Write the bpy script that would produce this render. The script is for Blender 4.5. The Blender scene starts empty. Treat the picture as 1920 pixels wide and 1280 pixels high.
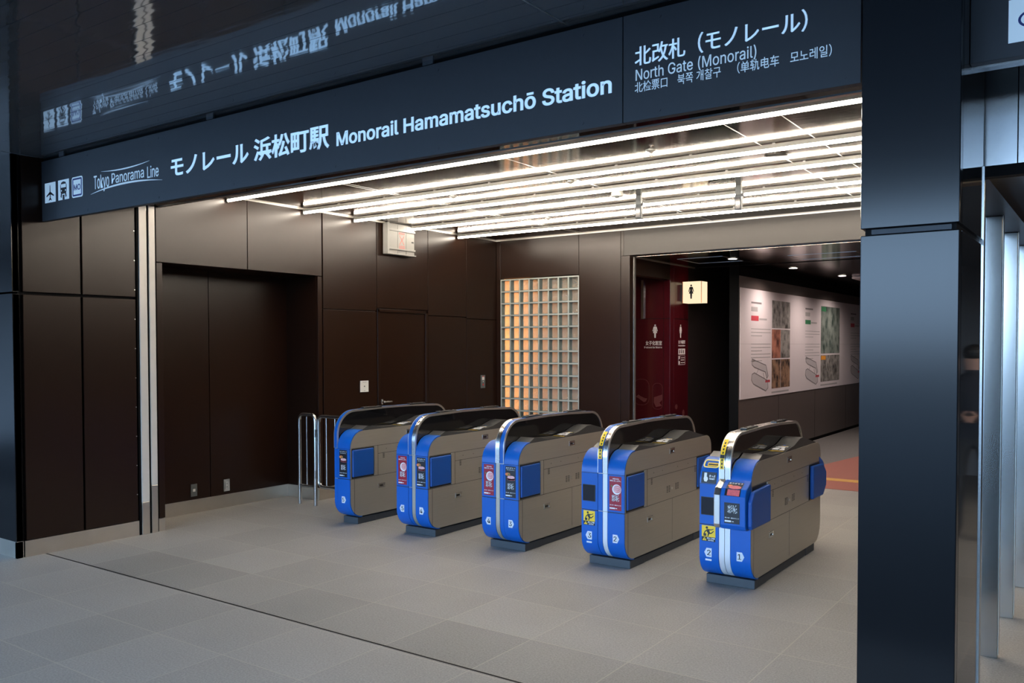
import bpy, bmesh, math, random
from mathutils import Vector, Matrix
random.seed(7)
S = bpy.context.scene
COL = S.collection
PI = math.pi
# ---------------------------------------------------------------- camera
FPX, YAW, PITCH, ROLL, PY = 1614.19, 0.615758, -0.0266427, -0.00195304, 51.408
fw = Vector((-math.sin(YAW)*math.cos(PITCH), math.cos(YAW)*math.cos(PITCH), math.sin(PITCH)))
rt = Vector((math.cos(YAW), math.sin(YAW), 0)); up = rt.cross(fw)
r2 = rt*math.cos(ROLL)+up*math.sin(ROLL); u2 = -rt*math.sin(ROLL)+up*math.cos(ROLL)
cd = bpy.data.cameras.new('camera'); cam = bpy.data.objects.new('camera', cd); COL.objects.link(cam)
cam.matrix_world = Matrix(((r2.x, u2.x, -fw.x, 0), (r2.y, u2.y, -fw.y, 0), (r2.z, u2.z, -fw.z, 1.62), (0, 0, 0, 1)))
cd.sensor_width = 36.0; cd.lens = FPX/1920*36; cd.shift_y = PY/1920; cd.clip_start = 0.05
S.camera = cam
# ---------------------------------------------------------------- world: overcast daylight
W = bpy.data.worlds.new('sky'); S.world = W; W.use_nodes = True
nt = W.node_tree; nt.nodes.clear()
tc = nt.nodes.new('ShaderNodeTexCoord'); sp = nt.nodes.new('ShaderNodeSeparateXYZ')
mr = nt.nodes.new('ShaderNodeMapRange'); mr.inputs['From Min'].default_value = -0.1; mr.inputs['From Max'].default_value = 0.9
cr = nt.nodes.new('ShaderNodeValToRGB'); e = cr.color_ramp.elements
e[0].position = 0.05; e[0].color = (.012, .014, .016, 1)
e[1].position = 1.0; e[1].color = (.22, .42, .80, 1)
for p, c in ((0.095, (.03, .035, .04, 1)), (0.108, (.46, .69, 1.0, 1)), (0.40, (.40, .66, 1.0, 1))):
    k = e.new(p); k.color = c
bg = nt.nodes.new('ShaderNodeBackground'); bg.inputs['Strength'].default_value = 12.0
wo = nt.nodes.new('ShaderNodeOutputWorld')
nt.links.new(tc.outputs['Generated'], sp.inputs[0]); nt.links.new(sp.outputs['Z'], mr.inputs['Value'])
nt.links.new(mr.outputs[0], cr.inputs[0]); nt.links.new(cr.outputs[0], bg.inputs['Color']); nt.links.new(bg.outputs[0], wo.inputs[0])
# ---------------------------------------------------------------- exposure
S.view_settings.view_transform = 'Standard'; S.view_settings.look = 'None'
S.view_settings.exposure = 0.0; S.view_settings.gamma = 1.0; S.view_settings.use_curve_mapping = False
TUBE_L = 74.0

# ---------------------------------------------------------------- materials
def mat(name, base, rough=.5, metal=0.0, spec=.5, emit=None, es=0.0, noise=0.0, bump=0.0, bscale=200, coat=0.0, stretch=None):
    m = bpy.data.materials.new(name); m.use_nodes = True
    n = m.node_tree.nodes; l = m.node_tree.links; b = n['Principled BSDF']
    b.inputs['Base Color'].default_value = (*base, 1); b.inputs['Roughness'].default_value = rough
    b.inputs['Metallic'].default_value = metal; b.inputs['Specular IOR Level'].default_value = spec
    b.inputs['Coat Weight'].default_value = coat
    if emit: b.inputs['Emission Color'].default_value = (*emit, 1); b.inputs['Emission Strength'].default_value = es
    if noise or bump:
        t = n.new('ShaderNodeTexCoord'); mp = n.new('ShaderNodeMapping'); x = n.new('ShaderNodeTexNoise')
        x.inputs['Scale'].default_value = bscale; x.inputs['Detail'].default_value = 4
        if stretch: mp.inputs['Scale'].default_value = stretch
        l.new(t.outputs['Object'], mp.inputs[0]); l.new(mp.outputs[0], x.inputs['Vector'])
        if noise:
            mx = n.new('ShaderNodeMix'); mx.data_type = 'RGBA'
            mx.inputs['A'].default_value = (*[c*(1-noise) for c in base], 1); mx.inputs['B'].default_value = (*[min(1, c*(1+noise)) for c in base], 1)
            l.new(x.outputs['Fac'], mx.inputs['Factor']); l.new(mx.outputs['Result'], b.inputs['Base Color'])
        if bump:
            bp = n.new('ShaderNodeBump'); bp.inputs['Strength'].default_value = bump; bp.inputs['Distance'].default_value = .002
            l.new(x.outputs['Fac'], bp.inputs['Height']); l.new(bp.outputs[0], b.inputs['Normal'])
    return m
def emis(name, c, s):
    m = bpy.data.materials.new(name); m.use_nodes = True; n = m.node_tree.nodes; n.clear()
    a = n.new('ShaderNodeEmission'); a.inputs[0].default_value = (*c, 1); a.inputs[1].default_value = s
    o = n.new('ShaderNodeOutputMaterial'); m.node_tree.links.new(a.outputs[0], o.inputs[0]); return m
M = {}
M['brown'] = mat('brown_panel', (.016, .0064, .0032), .29, 0, .28, noise=.10, bscale=3, bump=.02)
M['brown_dark'] = mat('joint_black', (.004, .003, .003), .6, spec=.12)
M['lintel'] = mat('lintel_metal', (.040, .035, .031), .36, 0, .27, noise=.05, bscale=3)
M['pillar'] = mat('navy_black_paint', (.004, .004, .005), .165, 0, .36, noise=.2, bscale=4)
M['pillar_side'] = mat('polished_black', (.012, .011, .011), .045, 0, .8)
M['sign'] = mat('sign_charcoal', (.050, .055, .064), .5, 0, .4, noise=.06, bscale=30)
M['white'] = mat('white_vinyl', (.78, .80, .82), .45)
M['lit_white'] = mat('backlit_white', (.55, .62, .68), .4, emit=(.40, .62, .86), es=.50)
M['navy'] = mat('navy_vinyl', (.02, .05, .25), .45)
M['ink'] = mat('black_vinyl', (.012, .012, .014), .5)
M['blue'] = mat('gate_blue', (.001, .094, .42), .34, 0, .42, noise=.04, bscale=8)
M['blue_pad'] = mat('flap_blue', (.002, .070, .33), .42, 0, .45, bump=.15, bscale=500)
M['steel'] = mat('brushed_steel', (.45, .41, .345), .36, .6, .5, noise=.06, bscale=120, stretch=(1, .02, 1))
M['steel_bright'] = mat('bright_steel', (.78, .76, .73), .24, 1.0)
M['silver'] = mat('silver_paint', (.66, .68, .72), .38, .3)
M['steel_sat'] = mat('satin_steel', (.60, .60, .59), .23, 1.0, noise=.04, bscale=80, stretch=(1, 1, .05))
M['post'] = mat('post_steel', (.50, .50, .48), .17, 1.0)
M['base_steel'] = mat('skirting_steel', (.62, .57, .50), .35, 1.0, noise=.12, bscale=6)
M['acrylic'] = mat('smoked_acrylic', (.006, .006, .007), .06, 0, .5)
M['deck'] = mat('deck_grey', (.05, .05, .05), .28, 0, .5, noise=.1, bscale=60)
M['base_grey'] = mat('plinth_grey', (.035, .042, .050), .5)
M['black'] = mat('black_plastic', (.008, .008, .009), .4)
M['screen'] = mat('dark_screen', (.006, .006, .012), .12)
M['plate'] = mat('number_plate', (.62, .64, .68), .4)
M['yellow'] = mat('warning_yellow', (.88, .56, .015), .45)
M['ring'] = mat('pale_yellow', (.90, .70, .16), .45)
M['poster_red'] = mat('poster_red', (.30, .006, .022), .35)
M['poster_black'] = mat('poster_black', (.010, .010, .014), .35)
M['meat'] = mat('meat_pink', (.62, .13, .14), .4, noise=.35, bscale=90)
M['meat_light'] = mat('marbled_meat', (.80, .38, .38), .4, noise=.5, bscale=70, stretch=(1, 1, 3))
M['herb'] = mat('herb_green', (.12, .20, .04), .5)
M['veg'] = mat('veg_orange', (.75, .20, .05), .5)
M['rail_white'] = mat('rail_white', (.62, .59, .54), .4, .1)
M['trim_light'] = mat('light_aluminium', (.70, .68, .64), .3, .9)
M['housing'] = mat('lamp_housing', (.42, .40, .36), .4)
M['tube'] = emis('lit_tube', (1.0, .885, .74), TUBE_L)
M['red_wall'] = mat('red_lacquer', (.055, .004, .007), .22, 0, .5)
M['red_art'] = mat('red_art', (.12, .03, .03), .3)
M['decal'] = mat('white_decal', (.66, .60, .58), .45)
M['box_lit'] = emis('lit_sign_face', (1.0, .80, .52), 1.12)
M['board'] = mat('printed_board', (.72, .65, .65), .55)
M['board_wall'] = mat('corridor_wall', (.12, .095, .085), .42, .15, noise=.06, bscale=3)
M['txt_grey'] = mat('print_grey', (.20, .18, .18), .6)
M['txt_light'] = mat('print_light_grey', (.40, .38, .37), .6)
M['plan'] = mat('print_plan', (.52, .48, .48), .6)
M['tag_red'] = mat('print_red', (.55, .06, .08), .6)
M['tag_green'] = mat('print_green', (.03, .20, .08), .6)
M['tag_orange'] = mat('print_orange', (.75, .30, .03), .6)
M['dark_void'] = mat('void_black', (.004, .004, .004), .7, spec=.08)
M['corr_brown'] = mat('corridor_dark_panel', (.016, .011, .010), .4)
M['box_white'] = mat('painted_white_steel', (.27, .265, .25), .5, 0)
M['notice_red'] = mat('notice_red', (.62, .07, .06), .5)
M['grey_plastic'] = mat('grey_plastic', (.10, .11, .11), .4)
M['off_white'] = mat('off_white_plastic', (.70, .68, .63), .4)
M['terracotta'] = mat('terracotta_paving', (.30, .085, .055), .6, noise=.2, bscale=60)
M['tactile'] = mat('yellow_paving', (.55, .30, .05), .6, noise=.15, bscale=60)
M['beige'] = mat('beige_ceiling', (.62, .48, .30), .5)
M['skin'] = mat('skin', (.42, .24, .17), .5)
M['shirt'] = mat('dark_shirt', (.012, .013, .018), .8)
M['trousers'] = mat('dark_trousers', (.02, .018, .02), .8)
M['hair'] = mat('dark_hair', (.010, .008, .007), .55)

def photo_mat(name, a, b, scale):
    m = mat(name, a, .5); n = m.node_tree.nodes; l = m.node_tree.links
    t = n.new('ShaderNodeTexCoord'); mp = n.new('ShaderNodeMapping'); mp.inputs['Scale'].default_value = (1, 1, .6)
    v = n.new('ShaderNodeTexVoronoi'); v.inputs['Scale'].default_value = scale; v.distance = 'CHEBYCHEV'
    l.new(mp.outputs[0], v.inputs['Vector'])
    x = n.new('ShaderNodeTexNoise'); x.inputs['Scale'].default_value = scale*.5; x.inputs['Detail'].default_value = 8; x.inputs['Roughness'].default_value = .7
    r = n.new('ShaderNodeValToRGB'); r.color_ramp.elements[0].position = .48; r.color_ramp.elements[1].position = .82
    r.color_ramp.elements[0].color = (*a, 1); r.color_ramp.elements[1].color = (*b, 1)
    l.new(t.outputs['Object'], mp.inputs[0]); l.new(mp.outputs[0], x.inputs['Vector']); ad = n.new('ShaderNodeMath'); ad.operation = 'MULTIPLY_ADD'; l.new(v.outputs['Distance'], ad.inputs[0]); ad.inputs[1].default_value = .45; l.new(x.outputs['Fac'], ad.inputs[2])
    l.new(ad.outputs[0], r.inputs[0])
    l.new(r.outputs[0], n['Principled BSDF'].inputs['Base Color']); return m
M['ph_grey'] = photo_mat('print_hall', (.06, .055, .05), (.34, .32, .29), 9)
M['ph_rust'] = photo_mat('print_rust', (.10, .035, .025), (.50, .20, .13), 7)
M['ph_night'] = photo_mat('print_night', (.012, .010, .012), (.34, .20, .12), 10)
M['ph_green'] = photo_mat('print_green_hall', (.035, .06, .05), (.26, .30, .26), 6)

def soffit_mat():
    # dark glossy metal planks running along X; every plank tilts and ripples a little
    m = mat('soffit_metal', (.44, .47, .50), .055, .78); n = m.node_tree.nodes; l = m.node_tree.links
    t = n.new('ShaderNodeTexCoord'); s = n.new('ShaderNodeSeparateXYZ'); l.new(t.outputs['Object'], s.inputs[0])
    mp = n.new('ShaderNodeMapping'); mp.inputs['Scale'].default_value = (1.2, 9, 1); l.new(t.outputs['Object'], mp.inputs[0])
    x = n.new('ShaderNodeTexNoise'); x.inputs['Scale'].default_value = 1.6; x.inputs['Detail'].default_value = 1; l.new(mp.outputs[0], x.inputs['Vector'])
    bp = n.new('ShaderNodeBump'); bp.inputs['Strength'].default_value = .5; bp.inputs['Distance'].default_value = .0016
    l.new(x.outputs['Fac'], bp.inputs['Height']); l.new(bp.outputs[0], n['Principled BSDF'].inputs['Normal']); return m
M['soffit'] = soffit_mat()
def ceil_mat(name, base, rough):
    m = mat(name, base, rough, 1.0); n = m.node_tree.nodes; l = m.node_tree.links
    t = n.new('ShaderNodeTexCoord'); mp = n.new('ShaderNodeMapping'); mp.inputs['Scale'].default_value = (1.5, 14, 1); l.new(t.outputs['Object'], mp.inputs[0])
    x = n.new('ShaderNodeTexNoise'); x.inputs['Scale'].default_value = 2; x.inputs['Detail'].default_value = 1; l.new(mp.outputs[0], x.inputs['Vector'])
    bp = n.new('ShaderNodeBump'); bp.inputs['Strength'].default_value = .4; bp.inputs['Distance'].default_value = .0012
    l.new(x.outputs['Fac'], bp.inputs['Height']); l.new(bp.outputs[0], n['Principled BSDF'].inputs['Normal']); return m
M['ceil'] = ceil_mat('bronze_ceiling', (.27, .235, .205), .09)
M['ceil_corr'] = ceil_mat('bronze_corridor_ceiling', (.36, .30, .27), .09)

def floor_mat():
    m = mat('granite_tiles', (.3, .3, .3), .55, 0, .35); n = m.node_tree.nodes; l = m.node_tree.links; b = n['Principled BSDF']
    t = n.new('ShaderNodeTexCoord'); s = n.new('ShaderNodeSeparateXYZ'); l.new(t.outputs['Object'], s.inputs[0])
    def mth(op, a, bb=None, c=None):
        q = n.new('ShaderNodeMath'); q.operation = op
        for i, v in enumerate((a, bb, c)):
            if v is None: continue
            if isinstance(v, (int, float)): q.inputs[i].default_value = v
            else: l.new(v, q.inputs[i])
        return q.outputs[0]
    u = mth('MULTIPLY', mth('ADD', s.outputs['X'], 2.04+60), 1/.6)
    v = mth('MULTIPLY', mth('ADD', s.outputs['Y'], -3.345+56.3), 1/.563)
    def line(q, w):
        f = mth('FRACT', q); d = mth('MINIMUM', f, mth('SUBTRACT', 1.0, f)); return mth('LESS_THAN', d, w)
    grout = mth('MAXIMUM', line(u, .005), line(v, .0055))
    cb = n.new('ShaderNodeCombineXYZ'); l.new(mth('FLOOR', u), cb.inputs[0]); l.new(mth('FLOOR', v), cb.inputs[1])
    wn = n.new('ShaderNodeTexWhiteNoise'); wn.noise_dimensions = '2D'; l.new(cb.outputs[0], wn.inputs['Vector'])
    sk = n.new('ShaderNodeTexNoise'); sk.inputs['Scale'].default_value = 95; sk.inputs['Detail'].default_value = 5; sk.inputs['Roughness'].default_value = .75; l.new(t.outputs['Object'], sk.inputs['Vector'])
    bl = n.new('ShaderNodeTexNoise'); bl.inputs['Scale'].default_value = 1.3; bl.inputs['Detail'].default_value = 5; l.new(t.outputs['Object'], bl.inputs['Vector'])
    k = mth('ADD', mth('ADD', mth('MULTIPLY', wn.outputs['Value'], .13), mth('MULTIPLY', mth('SUBTRACT', sk.outputs['Fac'], .5), 1.5)), mth('MULTIPLY', mth('SUBTRACT', bl.outputs['Fac'], .5), .35))
    k = mth('ADD', k, .5)
    # the row of setts along the slot groove is of a darker stone
    row = mth('MULTIPLY', mth('COMPARE', mth('FLOOR', v), 100.0, .1), mth('GREATER_THAN', wn.outputs['Value'], .30))
    k = mth('SUBTRACT', k, mth('MULTIPLY', row, .17))
    r = n.new('ShaderNodeValToRGB'); r.color_ramp.elements[0].color = (.13, .125, .118, 1); r.color_ramp.elements[1].color = (.41, .395, .37, 1)
    l.new(k, r.inputs[0])
    mx = n.new('ShaderNodeMix'); mx.data_type = 'RGBA'; l.new(mth('MULTIPLY', grout, .6), mx.inputs['Factor']); l.new(r.outputs[0], mx.inputs['A']); mx.inputs['B'].default_value = (.42, .38, .32, 1)
    l.new(mx.outputs['Result'], b.inputs['Base Color'])
    bp = n.new('ShaderNodeBump'); bp.inputs['Strength'].default_value = .25; bp.inputs['Distance'].default_value = .001
    l.new(sk.outputs['Fac'], bp.inputs['Height']); l.new(bp.outputs[0], b.inputs['Normal'])
    return m
M['floor'] = floor_mat()
def glassblock_mat():
    m = mat('rippled_glass', (.72, .80, .76), .12, 0, .5); n = m.node_tree.nodes; l = m.node_tree.links
    t = n.new('ShaderNodeTexCoord'); x = n.new('ShaderNodeTexNoise'); x.inputs['Scale'].default_value = 38; x.inputs['Detail'].default_value = 1
    x.inputs['Distortion'].default_value = 1.5
    l.new(t.outputs['Object'], x.inputs['Vector'])
    bp = n.new('ShaderNodeBump'); bp.inputs['Strength'].default_value = 1.0; bp.inputs['Distance'].default_value = .012
    l.new(x.outputs['Fac'], bp.inputs['Height'])
    b = n['Principled BSDF']; l.new(bp.outputs[0], b.inputs['Normal'])
    b.inputs['Transmission Weight'].default_value = .8; b.inputs['IOR'].default_value = 1.3; return m
M['gblock'] = glassblock_mat()
M['gedge'] = mat('glass_edge', (.15, .18, .165), .25, 0, .5)
M['grout'] = mat('block_grout', (.36, .39, .36), .5)

# ---------------------------------------------------------------- mesh helpers
class MB:
    def __init__(s): s.bm = bmesh.new()
    def box(s, x0, x1, y0, y1, z0, z1):
        x0, x1 = min(x0, x1), max(x0, x1); y0, y1 = min(y0, y1), max(y0, y1); z0, z1 = min(z0, z1), max(z0, z1)
        v = [s.bm.verts.new(p) for p in ((x0, y0, z0), (x1, y0, z0), (x1, y1, z0), (x0, y1, z0), (x0, y0, z1), (x1, y0, z1), (x1, y1, z1), (x0, y1, z1))]
        for f in ((3, 2, 1, 0), (4, 5, 6, 7), (0, 1, 5, 4), (1, 2, 6, 5), (2, 3, 7, 6), (3, 0, 4, 7)): s.bm.faces.new([v[i] for i in f])
        return s
    def prism(s, pts, d0, d1, axis='x'):
        # pts: polygon in the two other axes; extruded along axis
        def P(a, b, d):
            return {'x': (d, a, b), 'y': (a, d, b), 'z': (a, b, d)}[axis]
        A = [s.bm.verts.new(P(a, b, d0)) for a, b in pts]; B = [s.bm.verts.new(P(a, b, d1)) for a, b in pts]
        s.bm.faces.new(A); s.bm.faces.new(B[::-1]); k = len(pts)
        for i in range(k): s.bm.faces.new((A[i], B[i], B[(i+1) % k], A[(i+1) % k]))
        return s
    def band(s, path, x0, x1, ti, to):
        # strip along an open (y,z) path, thickness from -ti (inside) to +to (outside)
        k = len(path); nr = []
        for i in range(k):
            a = path[max(i-1, 0)]; b = path[min(i+1, k-1)]; dy, dz = b[0]-a[0], b[1]-a[1]; L = math.hypot(dy, dz) or 1
            nr.append((dz/L, -dy/L))
        o = [(p[0]+n[0]*to, p[1]+n[1]*to) for p, n in zip(path, nr)]; q = [(p[0]-n[0]*ti, p[1]-n[1]*ti) for p, n in zip(path, nr)]
        ring = []
        for i in range(k):
            ring.append([s.bm.verts.new(c) for c in ((x0, *o[i]), (x1, *o[i]), (x1, *q[i]), (x0, *q[i]))])
        for a, b in zip(ring, ring[1:]):
            for j in range(4): s.bm.faces.new((a[j], a[(j+1) % 4], b[(j+1) % 4], b[j]))
        s.bm.faces.new(ring[0][::-1]); s.bm.faces.new(ring[-1]); return s
    def tube(s, pts, r, n=12, cap=True):
        pts = [Vector(p) for p in pts]; rings = []
        ref = None
        for i, p in enumerate(pts):
            d = (pts[min(i+1, len(pts)-1)]-pts[max(i-1, 0)]).normalized()
            if ref is None: ref = d.orthogonal().normalized()
            ref = (ref-d*ref.dot(d)).normalized(); bi = d.cross(ref)
            rr = r[i] if isinstance(r, (list, tuple)) else r
            rings.append([s.bm.verts.new(p+ref*rr*math.cos(2*PI*j/n)+bi*rr*math.sin(2*PI*j/n)) for j in range(n)])
        for a, b in zip(rings, rings[1:]):
            for j in range(n): s.bm.faces.new((a[j], a[(j+1) % n], b[(j+1) % n], b[j]))
        if cap: s.bm.faces.new(rings[0][::-1]); s.bm.faces.new(rings[-1])
        return s
    def lathe(s, prof, c, n=20):
        # prof: (radius, z) from top to bottom around vertical axis at c
        rings = [[s.bm.verts.new((c[0]+r*math.cos(2*PI*j/n), c[1]+r*math.sin(2*PI*j/n), c[2]+z)) for j in range(n)] for r, z in prof]
        for a, b in zip(rings, rings[1:]):
            for j in range(n): s.bm.faces.new((a[j], b[j], b[(j+1) % n], a[(j+1) % n]))
        s.bm.faces.new(rings[0]); s.bm.faces.new(rings[-1][::-1]); return s
    def build(s, name, m, parent=None, bevel=0, smooth=False, loc=None, mw=None):
        bmesh.ops.recalc_face_normals(s.bm, faces=s.bm.faces)
        me = bpy.data.meshes.new(name); s.bm.to_mesh(me); s.bm.free(); me.materials.append(M[m] if isinstance(m, str) else m)
        o = bpy.data.objects.new(name, me); COL.objects.link(o)
        if parent is not None: o.parent = parent
        if loc: o.location = loc
        if mw is not None: o.matrix_local = mw
        if smooth:
            for p in me.polygons: p.use_smooth = True
            me.set_sharp_from_angle(angle=math.radians(35))
        if bevel:
            md = o.modifiers.new('bevel', 'BEVEL'); md.width = bevel; md.segments = 2; md.limit_method = 'ANGLE'; md.angle_limit = .6
        return o
def empty(name, label, cat, loc=(0, 0, 0), group=None):
    o = bpy.data.objects.new(name, None); COL.objects.link(o); o.location = loc; o.empty_display_size = .1
    o['label'] = label; o['category'] = cat
    if group: o['group'] = group
    return o
def tag(o, label, cat, group=None):
    o['label'] = label; o['category'] = cat
    if group: o['group'] = group
    return o
def struct(o, label=None, cat=None):
    o['kind'] = 'structure'
    if label: o['label'] = label
    if cat: o['category'] = cat
    return o
# planes for flat graphics: local (u right, v up, w out of the surface)
def plane_front(x, y, z): return Matrix(((1, 0, 0, x), (0, 0, -1, y), (0, 1, 0, z), (0, 0, 0, 1)))     # faces -Y
def plane_right(x, y, z): return Matrix(((0, 0, 1, x), (1, 0, 0, y), (0, 1, 0, z), (0, 0, 0, 1)))      # faces +X, u = +Y
def plane_tilt(x, y, z, th):   # faces -Y tilted back by th (0 = vertical, 90deg = facing up)
    return plane_front(x, y, z) @ Matrix.Rotation(-th, 4, 'X')
def flat(polys, name, m, parent, mw, t=.001, w0=0.0):
    b = MB()
    for p in polys: b.prism(p, w0, w0+t, 'z')
    return b.build(name, m, parent, mw=mw)
def rect(x0, y0, x1, y1): return [(x0, y0), (x1, y0), (x1, y1), (x0, y1)]
def circ(cx, cy, rx, ry=None, n=20, a0=0, a1=2*PI):
    ry = ry or rx; full = abs(a1-a0-2*PI) < 1e-6
    return [(cx+rx*math.cos(a0+(a1-a0)*i/(n if full else n-1)), cy+ry*math.sin(a0+(a1-a0)*i/(n if full else n-1))) for i in range(n)]
def rrect(x0, y0, x1, y1, r, n=5):
    out = []
    for cx, cy, a in ((x1-r, y0+r, -PI/2), (x1-r, y1-r, 0), (x0+r, y1-r, PI/2), (x0+r, y0+r, PI)):
        out += [(cx+r*math.cos(a+PI/2*i/n), cy+r*math.sin(a+PI/2*i/n)) for i in range(n+1)]
    return out
def rframe(x0, y0, x1, y1, r, w, n=5):
    o = rrect(x0, y0, x1, y1, r, n); i_ = rrect(x0+w, y0+w, x1-w, y1-w, max(r-w, .0005), n); k = len(o)
    return [[o[i], o[(i+1) % k], i_[(i+1) % k], i_[i]] for i in range(k)]
_FC = {}
try:
    import os; FONT = bpy.data.fonts.load(os.path.join(bpy.utils.system_resource('DATAFILES'), 'fonts', 'Inter.woff2'))
except Exception: FONT = None
def text(body, x0, y0, x1, y1, m, parent, mw, bold=0.0, t=.001, w0=.0002, name='lettering', fit='both', res=3, fat=0.0):
    # real lettering, filled outlines, fitted to the rectangle x0..x1, y0..y1 of the plane mw
    key = (body, bold, res)
    if key not in _FC:
        c = bpy.data.curves.new('t', 'FONT'); c.body = body; c.size = 1; c.offset = bold; c.resolution_u = res; c.fill_mode = 'FRONT'
        if FONT and all(ord(ch) < 0x250 for ch in body): c.font = FONT
        o = bpy.data.objects.new('t', c); COL.objects.link(o)
        dg = bpy.context.evaluated_depsgraph_get(); dg.update()
        me = bpy.data.meshes.new_from_object(o.evaluated_get(dg)); bpy.data.objects.remove(o); bpy.data.curves.remove(c)
        vs = [v.co.copy() for v in me.vertices]; fs = [list(p.vertices) for p in me.polygons]; bpy.data.meshes.remove(me)
        _FC[key] = (vs, fs)
    vs, fs = _FC[key]
    ax = min(v.x for v in vs); bx = max(v.x for v in vs); ay = min(v.y for v in vs); by = max(v.y for v in vs)
    sx = (x1-x0)/(bx-ax); sy = (y1-y0)/(by-ay)
    if fit == 'h':
        c_ = (x0+x1)/2; sx = sy; x0 = c_-(bx-ax)*sx/2
    V_ = [(x0+(v.x-ax)*sx, y0+(v.y-ay)*sy, w0+t) for v in vs]; F_ = list(fs)
    if fat:      # heavier strokes: a second pass of the same outlines, a hair to the side
        k_ = len(V_); V_ = [(a-fat/2, b_, c_) for a, b_, c_ in V_]+[(a+fat/2, b_, c_) for a, b_, c_ in V_]; F_ += [[i+k_ for i in f] for f in fs]
    me = bpy.data.meshes.new(name); me.from_pydata(V_, [], F_); me.materials.append(M[m])
    bm = bmesh.new(); bm.from_mesh(me); bmesh.ops.recalc_face_normals(bm, faces=bm.faces)
    if bm.faces and sum(f.normal.z for f in bm.faces) < 0: bmesh.ops.reverse_faces(bm, faces=bm.faces)
    r = bmesh.ops.extrude_face_region(bm, geom=list(bm.faces)); 
    vv = [g for g in r['geom'] if isinstance(g, bmesh.types.BMVert)]
    bmesh.ops.translate(bm, verts=vv, vec=(0, 0, -t)); bmesh.ops.recalc_face_normals(bm, faces=bm.faces)
    bm.to_mesh(me); bm.free()
    o = bpy.data.objects.new(name, me); COL.objects.link(o); o.parent = parent; o.matrix_local = mw
    return o
def arc(cy, cz, r, a0, a1, n=10):
    return [(cy+r*math.cos(math.radians(a0+(a1-a0)*i/n)), cz+r*math.sin(math.radians(a0+(a1-a0)*i/n))) for i in range(n+1)]
# ================================================================ STRUCTURE
XW = -6.87; YB = 9.35; ZC = 3.03; ZS = 3.08
# floor
b = MB(); b.box(-16, 7, 1.5, 24, -.12, 0); fl = struct(b.build('floor', 'floor'))
b = MB(); b.box(-40, 30, -40, 1.5, -.16, -.002); struct(b.build('ground', mat('unseen_dark_ground', (.03, .03, .032), .8)))  # dark ground added out of view to keep the pillar's lower reflection black
b = MB(); b.box(-4.24, -.6, 10.0, 24, .0, .0015); struct(b.build('floor_corridor', mat('corridor_paving', (.13, .122, .115), .6, noise=.25, bscale=14, stretch=(6, .6, 1)), fl))
b = MB(); b.box(-6.86, -.45, 3.362, 3.374, 0, .0012); struct(b.build('trim_1', 'brown_dark', fl))
b = MB(); b.prism([(-4.26, 14.4), (-.6, 9.9), (-.6, 13.2), (-3.05, 13.2), (-4.2, 18)][:0] or [(-3.55, 9.97), (-.6, 9.97), (-.6, 13.55), (-3.05, 13.55)], 0.0015, .004, 'z'); struct(b.build('trim_2', 'terracotta', fl))
b = MB(); b.box(-3.4, -.6, 10.58, 10.76, .004, .007); struct(b.build('trim_3', 'tactile', fl))
# unseen walls added for light: pale reflector left, dark sky blocker right
b = MB(); b.box(-17, -16, -14, 3.2, 0, 7); struct(b.build('wall_reflector_left', mat('pale_reflector', (.80, .80, .81), .8)))
b = MB(); b.box(5.5, 6.5, -12, 3.2, 0, 7); struct(b.build('wall_blocker_right', mat('dark_blocker', (.05, .05, .055), .6)))
# soffit over the forecourt: long planks
b = MB(); y = 3.41; k = 0
while y > -3.6:
    b.box(-16, 7, y-.113, y, ZS, ZS+.05); y -= .116
sf = struct(b.build('ceiling_outside', 'soffit'))
b = MB(); b.box(-16, 7, -3.72, 3.5, ZS+.052, ZS+.3); struct(b.build('ceiling_backing', 'dark_void'))
for xx in (-2.08, -6.85+.0,):
    b = MB(); b.box(xx-.004, xx+.004, -3.6, 3.37, ZS-.002, ZS+.01); struct(b.build('trim_4', 'trim_light' if xx > -5 else 'steel_sat', sf))
for xx in (-6.57, -4.74, -2.92):
    b = MB(); b.box(xx-.035, xx+.035, 3.384, 3.396, ZS-.02, ZS); struct(b.build('bracket', 'sign', sf))
# shutter slot: dark underside behind the name sign
b = MB(); b.box(XW-.1, -.4, 3.42, 4.37, 2.84, 3.4); us = struct(b.build('ceiling_slot', 'pillar_side'))
b = MB(); b.box(XW, -.45, 4.37, 4.405, 2.835, 2.86); struct(b.build('trim_5', 'trim_light'))
b = MB(); b.box(XW, -.45, 4.372, 4.40, 2.86, 3.05); struct(b.build('trim_6', 'brown'))
# hall ceiling: mirror-finished bronze panels with fine seams
b = MB(); b.box(XW-.1, -.45, 4.40, YB+.05, ZC, ZC+.3); ce = struct(b.build('ceiling', 'ceil'))
b = MB()
for xx in (-5.55, -5.50, -3.80, -2.09, -1.72):
    b.box(xx-.004, xx+.004, 4.41, YB, ZC-.0015, ZC)
b.box(XW, XW+.012, 4.41, YB, ZC-.012, ZC); b.box(XW, -.45, YB-.012, YB, ZC-.012, ZC)
struct(b.build('trim_7', 'trim_light', ce))
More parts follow.
